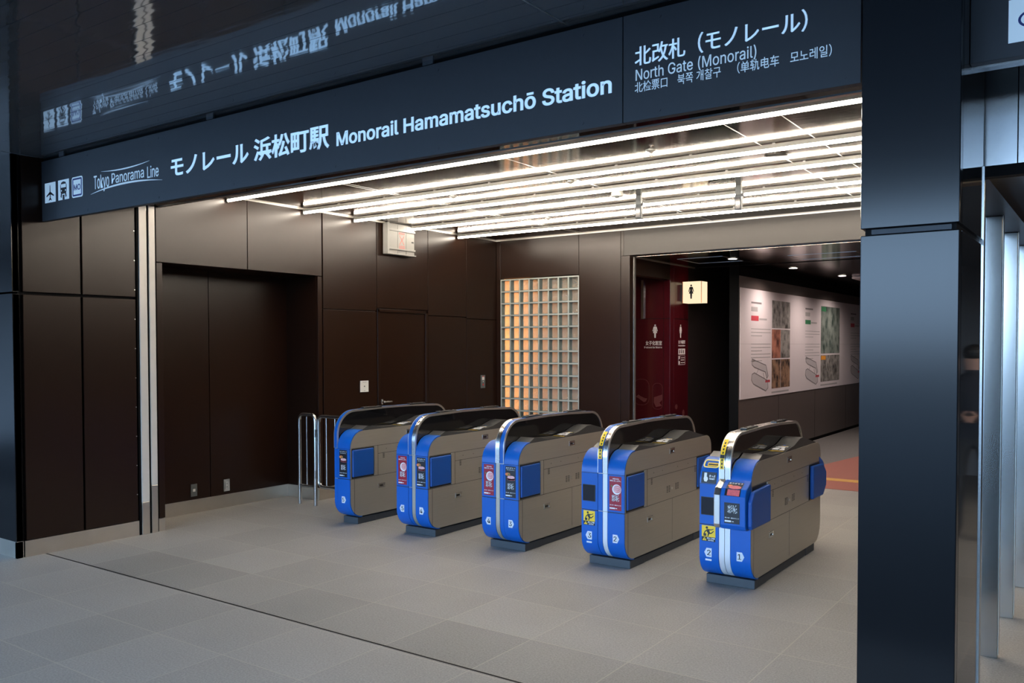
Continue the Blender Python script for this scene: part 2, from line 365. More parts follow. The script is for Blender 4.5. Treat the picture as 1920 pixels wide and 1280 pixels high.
# left wall: brown metal panels with open joints
b = MB(); b.box(-7.9, -7.40, 3.25, YB+.06, 0, 3.4); b.box(-7.4, XW-.03, 3.2, 4.40, 0, 3.4); b.box(-7.4, XW-.03, 4.40, 6.20, 2.40, 3.4); b.box(-7.4, XW-.03, 6.23, YB+.06, 0, 3.4)
wl = struct(b.build('wall_left', 'brown_dark'))
G = .004
def lp(y0, y1, z0, z1, m='brown'):
    bb = MB(); bb.box(XW-.03, XW, y0+G, y1-G, z0+G, z1-G); return struct(bb.build('panel', m, wl, bevel=.002))
for (y0, y1) in ((3.15, 3.205), (3.225, 3.68), (3.69, 4.155)):
    lp(y0, y1, .125, 2.025); lp(y0, y1, 2.04, 3.30)
lp(4.345, 5.31, 2.355, ZC+.1); lp(5.31, 6.255, 2.355, ZC+.1)
lp(4.345, 4.41, .11, 2.355); lp(6.19, 6.255, .11, 2.355)
for y0, y1, zj in ((6.265, 7.07, 2.015), (7.95, 8.70, 1.99), (8.70, YB, 1.97)):
    lp(y0, y1, .13, zj); lp(y0, y1, zj, ZC+.1)
lp(7.07, 7.95, 2.05, ZC+.1)
# recess
b = MB(); b.box(-7.40, -7.36, 4.41, 5.214, .13, 2.6); b.box(-7.40, -7.36, 5.222, 6.2, .13, 2.6)
b.box(-7.40, XW-.03, 4.38, 4.41, .0, 2.6); b.box(-7.40, XW-.03, 6.19, 6.23, .13, 2.6); b.box(-7.40, XW-.031, 4.38, 6.24, 2.362, 2.40); struct(b.build('panel', 'brown', wl))
b = MB(); b.box(-7.40, -7.352, 4.41, 6.19, 0, .13); b.box(-7.36, XW-.005, 6.182, 6.2, 0, .13); b.box(XW-.03, XW+.002, 6.19, 7.07, 0, .13); b.box(XW-.03, XW+.002, 7.95, YB, 0, .13)
b.box(XW-.03, XW-.002, 4.345, 4.405, 0, .11); b.box(XW-.03, XW-.002, 3.215, 4.16, 0, .125)
struct(b.build('baseboard_left', 'base_steel'))
# front face of the corner left of the hall
b = MB(); b.box(-16, XW-.0, 3.15, 3.2, .13, 2.025); b.box(-16, XW-.0, 3.15, 3.2, 2.04, 3.3); wf = struct(b.build('wall_front', 'pillar'))
b = MB(); b.box(-16, XW-.02, 3.2, 3.26, 0, 3.3); struct(b.build('panel', 'brown_dark', wf))
b = MB(); b.box(-16, XW-.002, 3.155, 3.2, 0, .13); b.box(XW-.03, XW-.002, 3.155, 3.205, 0, .125); struct(b.build('baseboard_front', 'base_steel'))
# panel screws beside the shutter rail
b = MB()
for z in (.35, .6, .85, 1.1, 1.35, 1.6, 1.85, 2.1, 2.35, 2.6): b.box(XW, XW+.003, 4.14, 4.148, z, z+.008)
struct(b.build('screws', 'trim_light', wl))
# door in the left wall
dr = struct(MB().box(XW-.045, XW-.015, 7.11, 7.90, 0, 2.01).build('door_1', 'brown'))
b = MB(); b.box(XW-.08, XW+.006, 7.075, 7.11, 0, 2.045); b.box(XW-.08, XW+.006, 7.90, 7.945, 0, 2.045); b.box(XW-.08, XW+.006, 7.075, 7.945, 2.01, 2.045); struct(b.build('door_frame', 'brown', dr, bevel=.003))
b = MB(); b.lathe([(.02, .03), (.024, .0), (.02, -.03)], (XW-.03, 7.165, .985), 12); b.tube([(XW-.04, 7.165, .985), (XW+.02, 7.165, .985)], .011); b.tube([(XW+.015, 7.165, .985), (XW+.018, 7.19, .985), (XW+.018, 7.29, .985)], .009)
struct(b.build('door_handle', 'steel_bright', dr, smooth=True))
b = MB(); b.tube([(XW-.045, 7.165, 1.08), (XW-.02, 7.165, 1.08)], .024, 16); struct(b.build('door_lock', 'steel_bright', dr, smooth=True))
# back wall
b = MB(); b.box(XW-.1, -6.81, YB+.02, YB+.10, 0, 3.4); b.box(-6.81, -5.585, YB+.02, YB+.3, 2.52, 3.4); b.box(-6.81, -5.585, YB+.02, YB+.12, 0, .56); b.box(-5.585, -4.98, YB+.02, YB+.12, 0, 3.4)
wb = struct(b.build('wall_back', 'brown_dark'))
def bp_(x0, x1, z0, z1, m='brown'):
    bb = MB(); bb.box(x0+.003, x1-.003, YB, YB+.03, z0+.003, z1-.003); return struct(bb.build('panel', m, wb, bevel=.002))
bp_(XW, -6.80, .13, ZC+.1); bp_(-6.80, -5.585, 2.515, ZC+.1); bp_(-6.80, -5.585, .13, .56); bp_(-5.585, -4.99, .13, ZC+.1)
b = MB(); b.box(XW, -4.99, YB-.004, YB+.02, 0, .13); struct(b.build('baseboard_back', 'base_steel'))
b = MB(); b.box(-4.985, -4.865, YB-.006, YB+.12, 0, 2.71); b.box(-4.985, -4.95, YB-.006, YB+.12, 2.71, 3.06); struct(b.build('trim_8', 'brown', bevel=.003))
b = MB(); b.box(-4.872, -4.858, YB+.10, YB+.14, 0, 2.71); struct(b.build('trim_9', 'trim_light'))
b = MB(); b.box(-4.95, -.45, YB-.004, YB+.10, 2.712, ZC+.05); struct(b.build('wall_lintel', 'lintel', bevel=.003))
# glass block window: 8 x 13 hollow blocks between pale joints, a lit washroom behind
gx0, gx1, gz1 = -6.80, -5.59, 2.50; cw = (gx1-gx0)/8; ch = .158; rows = 13; gz0 = gz1-rows*ch
w1 = bpy.data.objects.new('window_1', None); COL.objects.link(w1); w1.location = (gx0, YB, gz0); struct(w1)
I = Matrix.Translation((-gx0, -YB, -gz0))
b = MB()
for i in range(9): x = gx0+i*cw; b.box(x-.007, x+.007, YB+.004, YB+.09, gz0, gz1)
for j in range(rows+1): z = gz0+j*ch; b.box(gx0, gx1, YB+.004, YB+.09, z-.007, z+.007)
struct(b.build('block_joints', 'grout', w1, mw=I))
b = MB()
for i in range(8):
    for j in range(rows):
        x = gx0+i*cw; z = gz0+j*ch; a = .007
        b.box(x+a, x+a+.006, YB+.01, YB+.085, z+a, z+ch-a); b.box(x+cw-a-.006, x+cw-a, YB+.01, YB+.085, z+a, z+ch-a)
        b.box(x+a, x+cw-a, YB+.01, YB+.085, z+a, z+a+.006); b.box(x+a, x+cw-a, YB+.01, YB+.085, z+ch-a-.006, z+ch-a)
struct(b.build('block_sides', 'gedge', w1, mw=I))
b = MB()
for i in range(8):
    for j in range(rows):
        x = gx0+i*cw; z = gz0+j*ch; a = .013; b.box(x+a, x+cw-a, YB+.066, YB+.078, z+a, z+ch-a)
struct(b.build('block_panes', 'gblock', w1, mw=I))
# washroom behind the glass blocks
b = MB(); b.box(-8.1, -8.0, YB+.02, 10.25, 0, 2.8); b.box(-8.1, -6.97, YB+.02, YB+.08, 0, 2.8); b.box(-8.1, -5.3, 10.15, 10.25, 0, 2.8); b.box(-8.1, -5.3, YB+.12, 10.25, 2.75, 2.85)
struct(b.build('wall_washroom', mat('washroom_tan', (.62, .34, .15), .6)))
def area(name, loc, rot, sx, sy, power, color, parent=None):
    l = bpy.data.lights.new(name, 'AREA'); l.shape = 'RECTANGLE'; l.size = sx; l.size_y = sy; l.energy = power; l.color = color
    o = bpy.data.objects.new(name, l); COL.objects.link(o); o.location = loc; o.rotation_euler = rot
    if parent: o.parent = parent
    return o
area('washroom_lamp', (-7.35, 9.60, 1.55), (PI/2, 0, 0), .5, 2.3, 42, (1, .64, .32))
# ---- corridor behind the lintel
b = MB(); b.box(-7.2, -.45, YB+.10, 24, 2.70, 2.95); cc = struct(b.build('ceiling_corridor', 'ceil_corr'))
b = MB(); b.box(-4.87, -.5, 11.28, 11.30, 2.694, 2.70); struct(b.build('trim_10', 'brown_dark', cc))
b = MB(); b.box(-4.885, -4.86, YB+.12, 11.3, 2.69, 2.70); struct(b.build('trim_11', 'trim_light', cc))
# restroom entrance on the left: header, red end wall with lettering, red side wall
b = MB(); b.box(-4.99, -4.87, YB+.12, 10.5, 2.49, 2.70); struct(b.build('wall_header', 'brown'))
b = MB(); b.box(-6.6, -4.87, 10.5, 10.62, 0, 2.70); b.box(-4.99, -4.87, 10.62, 11.08, 0, 2.70); wr = struct(b.build('wall_red', 'red_wall', bevel=.002))
b = MB(); b.box(-6.6, -4.87, 10.4985, 10.5, 1.975, 1.983); b.box(-4.965, -4.96, 10.4985, 10.5, 0, 2.5); b.box(-4.87, -4.8685, 10.62, 11.08, 1.975, 1.983); struct(b.build('trim_12', 'brown_dark', wr))
b = MB(); b.box(-5.28, -5.245, 10.47, 10.4985, 1.98, 2.5); struct(b.build('trim_13', 'steel_sat', wr)); 
b = MB(); b.box(-6.4, -5.2, YB+.13, 9.9, 2.49, 2.60); struct(b.build('trim_14', 'corr_brown'))
b = MB(); b.box(-4.99, -4.87, 11.085, 12.6, 0, 2.70); wd = struct(b.build('wall_dark', 'corr_brown'))
b = MB(); b.box(-5.4, -4.99, 12.4, 14, 0, 2.7); b.box(-5.4, -4.37, 13.9, 14, 0, 2.7); struct(b.build('panel', 'dark_void', wd))  # black infill; the end box is added to keep sky out of the gap
def woman(h, mm, parent, mw, name, w=.0005):
    s_ = h
    polys = [circ(0, .93*s_, .065*s_, n=14),
             [(-.075*s_, .84*s_), (.075*s_, .84*s_), (.13*s_, .80*s_), (.205*s_, .50*s_), (.155*s_, .48*s_), (.09*s_, .70*s_), (.085*s_, .60*s_), (.17*s_, .36*s_), (.075*s_, .36*s_), (.05*s_, 0), (-.05*s_, 0), (-.075*s_, .36*s_), (-.17*s_, .36*s_), (-.085*s_, .60*s_), (-.09*s_, .70*s_), (-.155*s_, .48*s_), (-.205*s_, .50*s_), (-.13*s_, .80*s_)]]
    return flat(polys, name, mm, parent, mw, .002, w)
k = 10.5/10.9
woman(.18, 'decal', wr, plane_front(-5.085, 10.4985, 1.725), 'pictogram')
text('女子化粧室', -5.225, 1.625, -4.985, 1.685, 'decal', wr, plane_front(0, 10.4985, 0), .012)
text('Restroom for Women', -5.245, 1.585, -4.985, 1.612, 'decal', wr, plane_front(0, 10.4985, 0), .01)
pr = plane_right(-4.8685, 0, 0)
woman(.18, 'decal', wr, plane_right(-4.8685, 10.83, 1.725), 'pictogram')
text('女子化粧室', 10.76, 1.645, 10.98, 1.695, 'decal', wr, pr, .012)
text('Restroom for Women', 10.76, 1.61, 10.98, 1.632, 'decal', wr, pr, .01)
flat([rect(10.76, 1.50, 10.98, 1.58)], 'pictogram', 'decal', wr, pr, .001)
flat([rect(10.79, 1.515, 10.81, 1.565), rect(10.85, 1.515, 10.87, 1.55), circ(10.86, 1.56, .01, n=8), rect(10.91, 1.515, 10.93, 1.56)], 'pictogram', 'red_wall', wr, pr, .0006, .001)
flat(rframe(10.76, 1.36, 10.98, 1.485, .01, .005)+[rect(10.775, 1.44, 10.81, 1.475), rect(10.775, 1.37, 10.81, 1.41), rect(10.84, 1.45, 10.96, 1.46), rect(10.84, 1.42, 10.95, 1.43), rect(10.84, 1.385, 10.96, 1.395)], 'pictogram', 'decal', wr, pr, .001)
# faint aircraft-window artwork on the red wall
pf = plane_front(0, 10.4985, 0)
flat(rframe(-5.40, .82, -5.17, 1.17, .09, .004)+rframe(-5.12, .77, -4.975, 1.12, .06, .004), 'wall_art', 'red_art', wr, pf, .0006)
flat([[(-5.37, .93), (-5.33, .91), (-5.25, .86), (-5.22, .87), (-5.20, .91), (-5.24, .915), (-5.30, .94), (-5.33, .96)], [(-5.10, .93), (-4.98, .97), (-4.98, .90), (-5.02, .86), (-4.985, .82), (-5.07, .80), (-5.10, .86)]], 'wall_art', 'decal' if False else 'red_art', wr, pf, .0008)
flat([circ(10.70, .80, .04, .035, 9), circ(10.93, .70, .035, .05, 9)], 'wall_art', 'red_art', wr, pr, .0008)
# poster wall along the corridor
XP = -4.24
b = MB(); b.box(XP-.12, XP, 11.32, 24, .06, 2.57); wp = struct(b.build('wall_poster', 'board_wall'))
b = MB(); b.box(XP-.10, XP-.02, 11.34, 24, 0, .06); b.box(XP-.10, XP-.04, 11.34, 24, 2.57, 2.70)  # black strip above the wall stands in for the shaded slot
for yy in (13.0, 14.9, 16.9): b.box(XP-.02, XP+.001, yy, yy+.008, .06, .86)
b.box(XP-.13, XP+.0005, 11.312, 11.325, 0, 2.7)  # black cap over the wall end, shade put in as colour
struct(b.build('joints_and_shade', 'dark_void', wp))
b = MB(); b.box(-5.4, -.4, 23.9, 24, 0, 2.8); struct(b.build('wall_far', 'board_wall'))
# ---- pillar beside the hall, its polished flank, the header and rail on the right
PX0, PX1, PY0, PY1 = -.757, -.443, 3.20, 3.80
b = MB(); b.box(PX0, PX1, PY0, PY0+.05, 0, 2.005); b.box(PX0, PX1, PY0, PY0+.05, 2.028, ZS); pl = struct(b.build('pillar', 'pillar', bevel=.003))
b = MB(); b.box(PX0+.012, PX1-.012, PY0+.018, PY1-.02, 0, ZS); struct(b.build('pillar_core', 'brown_dark', pl))
b = MB(); b.box(PX1-.03, PX1, PY0+.053, PY1-.03, 0, 2.005); b.box(PX1-.03, PX1, PY0+.053, PY1-.03, 2.028, ZS); struct(b.build('pillar_side', 'pillar_side', pl))
b = MB(); b.box(PX0, PX0+.03, PY0+.053, PY1, 0, 2.005); b.box(PX0, PX0+.03, PY0+.053, PY1, 2.028, ZS); struct(b.build('pillar_side', 'brown', pl))
b = MB(); b.box(PX0+.035, PX1-.025, PY0+.008, PY0+.02, 2.008, 2.025); struct(b.build('trim_16', 'sign', pl))
b = MB(); b.box(PX1-.03, PX1+.006, PY1-.028, PY1+.01, 0, 2.31); struct(b.build('trim_17', 'steel_sat', bevel=.002))
b = MB(); b.box(PX1-.01, 1.6, PY1+.02, PY1+.06, 2.315, 2.72); hd = struct(b.build('wall_right', 'steel_sat'))
b = MB(); b.box(-.335, -.331, PY1+.018, PY1+.02, 2.315, 2.72); b.box(PX1-.01, 1.6, PY1+.0, PY1+.06, 2.27, 2.312); struct(b.build('trim_18', 'brown_dark', hd))
b = MB(); b.box(PX1-.01, 1.8, 3.40, PY1+.02, 2.70, 2.9); struct(b.build('ceiling_porch', 'pillar_side'))
b = MB(); b.box(PX1-.002, 1.8, 3.42, 3.47, 2.585, 2.70); struct(b.build('trim_19', 'steel_sat'))
b = MB(); b.box(-.60, -.44, PY1+.06, 9.3, 2.28, 2.34); b.box(-.585, -.455, PY1+.06, 9.3, 2.34, 3.1); struct(b.build('trim_20', 'brown'))
b = MB(); b.box(-.44, 3.0, PY1+.10, 6.0, 2.62, 2.7); struct(b.build('ceiling_passage', 'beige'))
b = MB(); b.box(-.44, 3.0, 6.0, 12.1, 2.60, 2.7); struct(b.build('ceiling_passage', 'ceil_corr'))
b = MB(); b.box(2.9, 3.0, PY1+.1, 12, 0, 2.7); b.box(-.45, 3, 12, 12.1, 0, 2.7); struct(b.build('wall_passage', mat('passage_brown', (.12, .085, .065), .45)))
b = MB(); b.box(-.6, -.45, YB, 24, 0, 2.7); struct(b.build('wall_corridor', 'board_wall'))
area('passage_lamp', (1.8, 5.2, 2.60), (0, 0, 0), .4, .4, 20, (1, .82, .60))
for i, yy in enumerate((5.02, 5.81, 6.60)):
    p = empty('stainless_post', ('stainless steel post nearest the black pillar, tallest of the three in the row', 'stainless steel post standing second behind the black pillar', 'stainless steel post farthest back in the row, cut by the picture edge')[i], 'post', (-.54, yy+.04, 0), 'stainless posts behind the pillar')
    MB().box(-.04, .04, -.02, .02, 0, 2.28).build('post_shaft', 'post', p, bevel=.004)
    MB().box(.0405, .043, -.02, .02, 0.02, 2.28).build('edge_strip', 'trim_light', p)
# ================================================================ SIGNS
SY = 3.38
sg = empty('station_name_sign', 'long charcoal station name sign hung under the dark soffit across the gate hall', 'sign', (-3.83, SY, 2.594))
T = Matrix.Translation((3.83, -SY, -2.594))
def sb(x0, x1, y0, y1, z0, z1, n, m, parent=None, bev=0):
    return MB().box(x0, x1, y0, y1, z0, z1).build(n, m, parent or sg, bevel=bev, mw=T)
sb(-6.865, -1.797, SY, SY+.04, 2.594, 3.055, 'sign_panel', 'sign', bev=.002); sb(-1.793, -.803, SY, SY+.04, 2.594, 3.055, 'sign_panel', 'sign', bev=.002)
sb(-6.865, -.80, SY+.02, SY+.06, 2.60, 3.3, 'sign_back', 'dark_void')
b = MB()
for x in (-6.2, -5.3, -4.5, -3.6, -2.85, -2.0, -1.62, -.86):
    for z in (2.625, 3.02): b.prism(circ(x, z, .008, n=8), SY-.002, SY, 'y')
b.build('screws', 'sign', sg, mw=T)
SP = T @ plane_front(0, SY-.0002, 0)
text('モノレール 浜松町駅', -5.155, 2.734, -3.645, 2.872, 'lit_white', sg, SP, .020, fat=.0045)
text('Monorail Hamamatsuchō Station', -3.585, 2.733, -1.85, 2.812, 'lit_white', sg, SP, .016, fat=.003)
text('北改札（モノレール）', -1.735, 2.826, -1.000, 2.912, 'lit_white', sg, SP, .003, fat=.0032)
text('North Gate (Monorail)', -1.732, 2.757, -1.199, 2.815, 'lit_white', sg, SP, .004)
text('北检票口　북쪽 개찰구　（单轨电车　모노레일）', -1.736, 2.713, -.908, 2.759, 'lit_white', sg, SP, .003)
# pictograms
def icon(x0, x1, z0, z1, base, polys_ink, polys_white=None, frame=None, r=0):
    t = flat([rrect(x0, z0, x1, z1, r) if r else rect(x0, z0, x1, z1)], 'pictogram', 'lit_white', sg, SP, .0012)
    I_ = Matrix.Identity(4)
    if frame: flat(frame, 'mark', 'navy', t, I_, .0006, .0012)
    if polys_ink: flat(polys_ink, 'mark', 'ink', t, I_, .0006, .0012)
    if polys_white: flat(polys_white, 'mark', 'lit_white', t, I_, .0006, .0018)
    return t
cx = -6.733
icon(-6.813, -6.653, 2.729, 2.880, 'w', [
    [(cx-.006, 2.81), (cx+.006, 2.81), (cx+.004, 2.856), (cx, 2.862), (cx-.004, 2.856)],
    [(cx-.006, 2.81), (cx-.055, 2.783), (cx-.055, 2.772), (cx-.006, 2.79)],
    [(cx+.006, 2.81), (cx+.006, 2.79), (cx+.055, 2.772), (cx+.055, 2.783)],
    [(cx-.006, 2.81), (cx-.006, 2.75), (cx+.006, 2.75), (cx+.006, 2.81)],
    [(cx-.006, 2.765), (cx-.02, 2.748), (cx-.02, 2.742), (cx, 2.75), (cx+.02, 2.742), (cx+.02, 2.748), (cx+.006, 2.765)]])
cx = -6.534
icon(-6.613, -6.456, 2.731, 2.881, 'w', [
    [(cx-.045, 2.80), (cx-.045, 2.84), (cx-.03, 2.862), (cx, 2.868), (cx+.03, 2.862), (cx+.045, 2.84), (cx+.045, 2.80), (cx+.038, 2.78), (cx+.044, 2.755), (cx+.03, 2.745), (cx+.022, 2.775), (cx-.022, 2.775), (cx-.03, 2.745), (cx-.044, 2.755), (cx-.038, 2.78)],
    rect(cx-.014, 2.731, cx+.014, 2.768)],
    [rrect(cx-.036, 2.822, cx+.036, 2.848, .004), circ(cx-.03, 2.80, .007, n=10), circ(cx+.03, 2.80, .007, n=10)])
t = icon(-6.414, -6.262, 2.729, 2.881, 'w', None, None, rframe(-6.404, 2.739, -6.272, 2.871, .012, .012), r=.018)
text('MO', -6.385, 2.782, -6.291, 2.826, 'navy', t, Matrix.Identity(4), .02, .0006, .0013, 'mark')
# line logo: condensed lettering between two swooshes
text('Tokyo', -6.108, 2.755-.02, -5.905, 2.858, 'lit_white', sg, SP, .004)
text('Panorama', -5.872, 2.776, -5.47, 2.849, 'lit_white', sg, SP, .004)
text('Line', -5.43, 2.765, -5.297, 2.846, 'lit_white', sg, SP, .004)
def swoosh(a, m_, c, w, m2=8):
    up_, dn = [], []
    for i in range(m2*2+1):
        t_ = i/(m2*2); x = (1-t_)**2*a[0]+2*t_*(1-t_)*m_[0]+t_*t_*c[0]; z = (1-t_)**2*a[1]+2*t_*(1-t_)*m_[1]+t_*t_*c[1]
        h = w*math.sin(PI*t_)+.0005; up_.append((x, z+h)); dn.append((x, z-h))
    return up_+dn[::-1]
flat([swoosh((-6.007, 2.879), (-5.70, 2.850), (-5.404, 2.882), .004), swoosh((-6.152, 2.730), (-5.72, 2.795), (-5.256, 2.736), .006)], 'logo_swoosh', 'lit_white', sg, SP, .0012)
# second sign at the right edge
s2 = empty('wayfinding_sign', 'charcoal overhead sign with a pale pictogram square, right of the black pillar', 'sign', (.6, SY, 2.594))
T2 = Matrix.Translation((-.6, -SY, -2.594))
MB().box(-.442, 1.7, SY, SY+.04, 2.594, 3.06).build('sign_panel', 'sign', s2, mw=T2, bevel=.002)
MB().box(-.43, 1.7, SY+.02, SY+.06, 2.60, 3.3).build('sign_back', 'dark_void', s2, mw=T2)
SP2 = T2 @ plane_front(0, SY-.0002, 0)
t = flat([rect(-.327, 2.641, -.183, 2.785)], 'pictogram', 'lit_white', s2, SP2, .0012)
ring = [[(-.255+.044*math.cos(2*PI*i/24), 2.713+.030*math.sin(2*PI*i/24)), (-.255+.044*math.cos(2*PI*(i+1)/24), 2.713+.030*math.sin(2*PI*(i+1)/24)), (-.255+.036*math.cos(2*PI*(i+1)/24), 2.713+.023*math.sin(2*PI*(i+1)/24)), (-.255+.036*math.cos(2*PI*i/24), 2.713+.023*math.sin(2*PI*i/24))] for i in range(24)]
flat(ring, 'mark', 'navy', t, Matrix.Identity(4), .0006, .0012)
# ================================================================ TICKET GATES
H0 = 5.452
FT = arc(.165, .695, .16, 90, 180, 12)          # top front curve, ends at y=.005
FB = arc(.155, .217, .15, 180, 270, 10)
front_low = [(.005, .417), (.005, .32)]+FB
front_mid = [(.005, .692), (.005, .56), (.005, .423)]
hood_path = [(.005, .698), (.005, .80)]+arc(.22, .81, .215, 180, 90, 28)+[(.65, 1.035), (1.0, 1.032), (1.36, 1.018)]+arc(1.37, .81, .208, 85, 20, 8)+[(1.588, .80), (1.59, .72)]
body_prof = arc(.165, .695, .155, 90, 180, 10)+arc(.155, .217, .145, 180, 270, 10)+arc(1.44, .215, .15, 270, 360, 8)+arc(1.49, .755, .10, 0, 90, 8)
deck_prof = [(.150, .853), (.235, .889), (.42, .866), (.70, .856), (.92, .882), (1.06, .921), (1.14, .925), (1.28, .895), (1.50, .852), (1.50, .84), (.150, .84)]
CX0 = 0.0
def gate(idx, X0, w, left, right, bands, label, posters, extras):
    """X0: left face; left/right: widths of the two leaves; bands: materials of the centre strip, left to right"""
    g = empty('ticket_gate', label, 'ticket gate', (X0, H0, 0), 'ticket gates in a row')
    m0, m1 = left, w-right                       # centre strip
    P = lambda b_, n, m, par=g, **k: b_.build(n, m, par, **k)
    P(MB().box(.012, w-.012, .108, 1.455, 0, .055), 'plinth', 'base_grey', bevel=.004)
    for ya, yb in ((.105, .34), (1.24, 1.458)): P(MB().box(.008, w-.008, ya, yb, .0, .06), 'plinth_cap', 'base_grey', bevel=.004)
    P(MB().prism(body_prof, 0, w, 'x'), 'body', 'steel', smooth=True)
    covers = []; low_m = 'silver' if extras.get('screen') else 'steel'
    for x0, x1 in ([(0, m0)] if left > .01 else [])+[(m1, w)]:
        a = x0+.001; c = x1-.001
        up_c = P(MB().band(FT[::-1] if False else FT, a, c, .004, .006) if False else MB().band([p for p in FT], a, c, .006, .004), 'top_cover', 'blue', smooth=True)
        mid = P(MB().band(front_mid, a, c, .006, .004), 'front_cover', 'blue'); low = P(MB().band(front_low, a, c, .006, .004), 'lower_cover', 'blue', smooth=True)
        b_ = MB(); b_.box(a, c, .003, .012, .690, .698); b_.box(a, c, .003, .012, .415, .425); P(b_, 'cover_joint', 'black')
        covers.append((x0, x1, up_c, mid, low))
    # centre strip: hood
    n = len(bands); bw = (m1-m0)/n
    P(MB().prism([p for p in hood_path]+[(1.55, .72), (.02, .70)], m0+.006, m1-.006, 'x'), 'hood_panel', 'acrylic', smooth=True)
    for i, mm in enumerate(bands):
        x0 = m0+i*bw+.0022; x1 = m0+(i+1)*bw-.0022
        P(MB().band(hood_path[::-1], x0, x1, .010, .006), 'hood_band', mm, smooth=True)
        P(MB().band(front_mid, x0, x1, .006, .0025), 'front_strip', mm if mm != 'steel_bright' else low_m)
        P(MB().band(front_low, x0, x1, .006, .0025), 'front_strip', mm if mm != 'steel_bright' else low_m, smooth=True)
    # rims of the hood on both flanks
    for xx in (m0, m1-.004): P(MB().band(hood_path[::-1], xx, xx+.004, .012, .007), 'hood_rim', 'trim_light', smooth=True)
    # sensors on top of the hood
    for yy in (.34, .98):
        s_ = P(MB().box((m0+m1)/2-.024, (m0+m1)/2+.024, yy, yy+.24, 1.034, 1.048), 'sensor', 'black', bevel=.004)
        b_ = MB(); b_.lathe([(.010, .004), (.012, 0)], ((m0+m1)/2, yy+.05, 1.048), 10); b_.lathe([(.010, .004), (.012, 0)], ((m0+m1)/2, yy+.19, 1.048), 10); P(b_, 'lens', 'screen', s_)
    # decks with card readers, one to each aisle
    for x0, x1 in ([(.004, m0)] if left > .01 else [])+[(m1, w-.004)]:
        d = P(MB().prism(deck_prof, x0, x1, 'x'), 'reader_deck', 'deck', smooth=True)
        xm = (x0+x1)/2
        th = math.atan2(.026, .22)
        L_ = Matrix.Translation((xm, .70, .8568)) @ Matrix.Rotation(math.atan2(.026, .22), 4, 'X')
        lab = flat([rect(-.056, .0, .056, .19)], 'card_label', 'black', d, L_, .0012)
        I_ = Matrix.Identity(4)
        L2 = Matrix.Translation((xm, .70, .8568)) @ Matrix.Rotation(math.atan2(.026, .22), 4, 'X')
        q = flat([rect(-.04, .12, .03, .135), rect(-.045, .05, .0, .10), rect(.01, .05, .045, .075), rect(-.03, .15, .045, .158), rect(.012, .085, .035, .105)], 'card_mark', 'white', d, L2, .0006, .0012)
        q = flat([rect(-.055, .004, .055, .012), rect(-.01, .165, .04, .172)], 'card_mark', 'yellow', d, L2, .0006, .0012)
        q = flat([circ(0, .20, .012, n=10)], 'card_mark', 'blue', d, L2, .0006, .0)
    # flanks: seams, flaps, vents, latches, on both sides
    for side, xx in ((1, w), (-1, 0.0)):
        sg_ = side; f = lambda a: xx+sg_*a
        b_ = MB()
        for (y0, y1, z0, z1) in ((.02, 1.585, .696, .699), (.36, 1.28, .620, .623), (.01, 1.588, .418, .421), (.055, .058, .10, .418), (.36, .363, .42, .697), (1.275, 1.278, .42, .697), (.80, .802, .09, .418)):
            b_.box(f(-.001), f(.0006), y0, y1, z0, z1)
        P(b_, 'panel_seams', 'black')
        wide = extras.get('wide') and side == 1
        for (y0, y1) in ((.03, .295), (1.285, 1.56)):
            P(MB().box(f(-.02), f(.001), y0-.008, y1+.01, .424, .694), 'flap_recess', 'black')
            if not wide:
                P(MB().box(f(-.01), f(.014), y0, y1, .438, .684), 'flap', 'blue_pad', bevel=.008)
        P(MB().box(f(-.001), f(.008), .306, .345, .424, .694), 'hinge_strip', 'steel', bevel=.002)
        b_ = MB()
        for yc, zc, cols in ((.425, .575, 1), (.70, .475, 2), (.86, .480, 2), (1.235, .575, 1)):
            for c in range(cols):
                for r in range(5): b_.box(f(-.001), f(.0009), yc+c*.036, yc+c*.036+.024, zc+r*.011, zc+r*.011+.005)
        for yc in (.47, .62, .9, 1.1): b_.box(f(-.001), f(.0009), yc, yc+.006, .655, .661)
        P(b_, 'vent_slots', 'black')
        for yc, zc in ((.80, .793), (.41, .318)):
            l_ = P(MB().box(f(-.002), f(.002), yc-.045, yc+.045, zc-.022, zc+.022), 'latch', 'steel_sat', bevel=.003)
            P(MB().box(f(0), f(.0026), yc-.03, yc+.012, zc-.008, zc+.008), 'latch_slot', 'black', l_)
            P(MB().tube([(f(0), yc+.028, zc-.006), (f(.005), yc+.028, zc-.006)], .008, 10), 'keyhole', 'steel_bright', l_)
        P(MB().tube([(f(0), .79, .50), (f(.004), .79, .50)], .012, 12), 'lock', 'steel_bright')
    # number plates
    pz = .232
    for (nL, cxp, dirn) in ([(extras['num'][0], .066, -1)] if left > .01 else [])+[(extras['num'][-1], w-right*.52, 1)]:
        mw = plane_front(cxp, .0008, pz)
        pts = [(-.022, -.030), (.014, -.030), (.030, 0), (.014, .030), (-.022, .030)]
        if dirn < 0: pts = [(-x, y) for x, y in pts][::-1]
        par = covers[-1][4] if dirn > 0 else covers[0][4]
        pl_ = flat([pts], 'number_plate', 'plate', par, mw, .001)
        text(nL, -.013+(.004 if dirn < 0 else -.002), -.018, .011+(.004 if dirn < 0 else -.002), .018, 'ink', par, mw, 0, .0006, .001, 'number', fit='h', fat=.0022)
    # advertisements on the front covers
    for which, kind in posters.items():
        x0, x1, up_c, mid, low = covers[-1] if which == 'R' else covers[0]
        if which == 'R' and extras.get('wide'): continue
        cxp = (x0+x1)/2-(.004 if which == 'R' else -.002)
        poster(mid, plane_front(cxp, .0008, .56), .098, .245, kind)
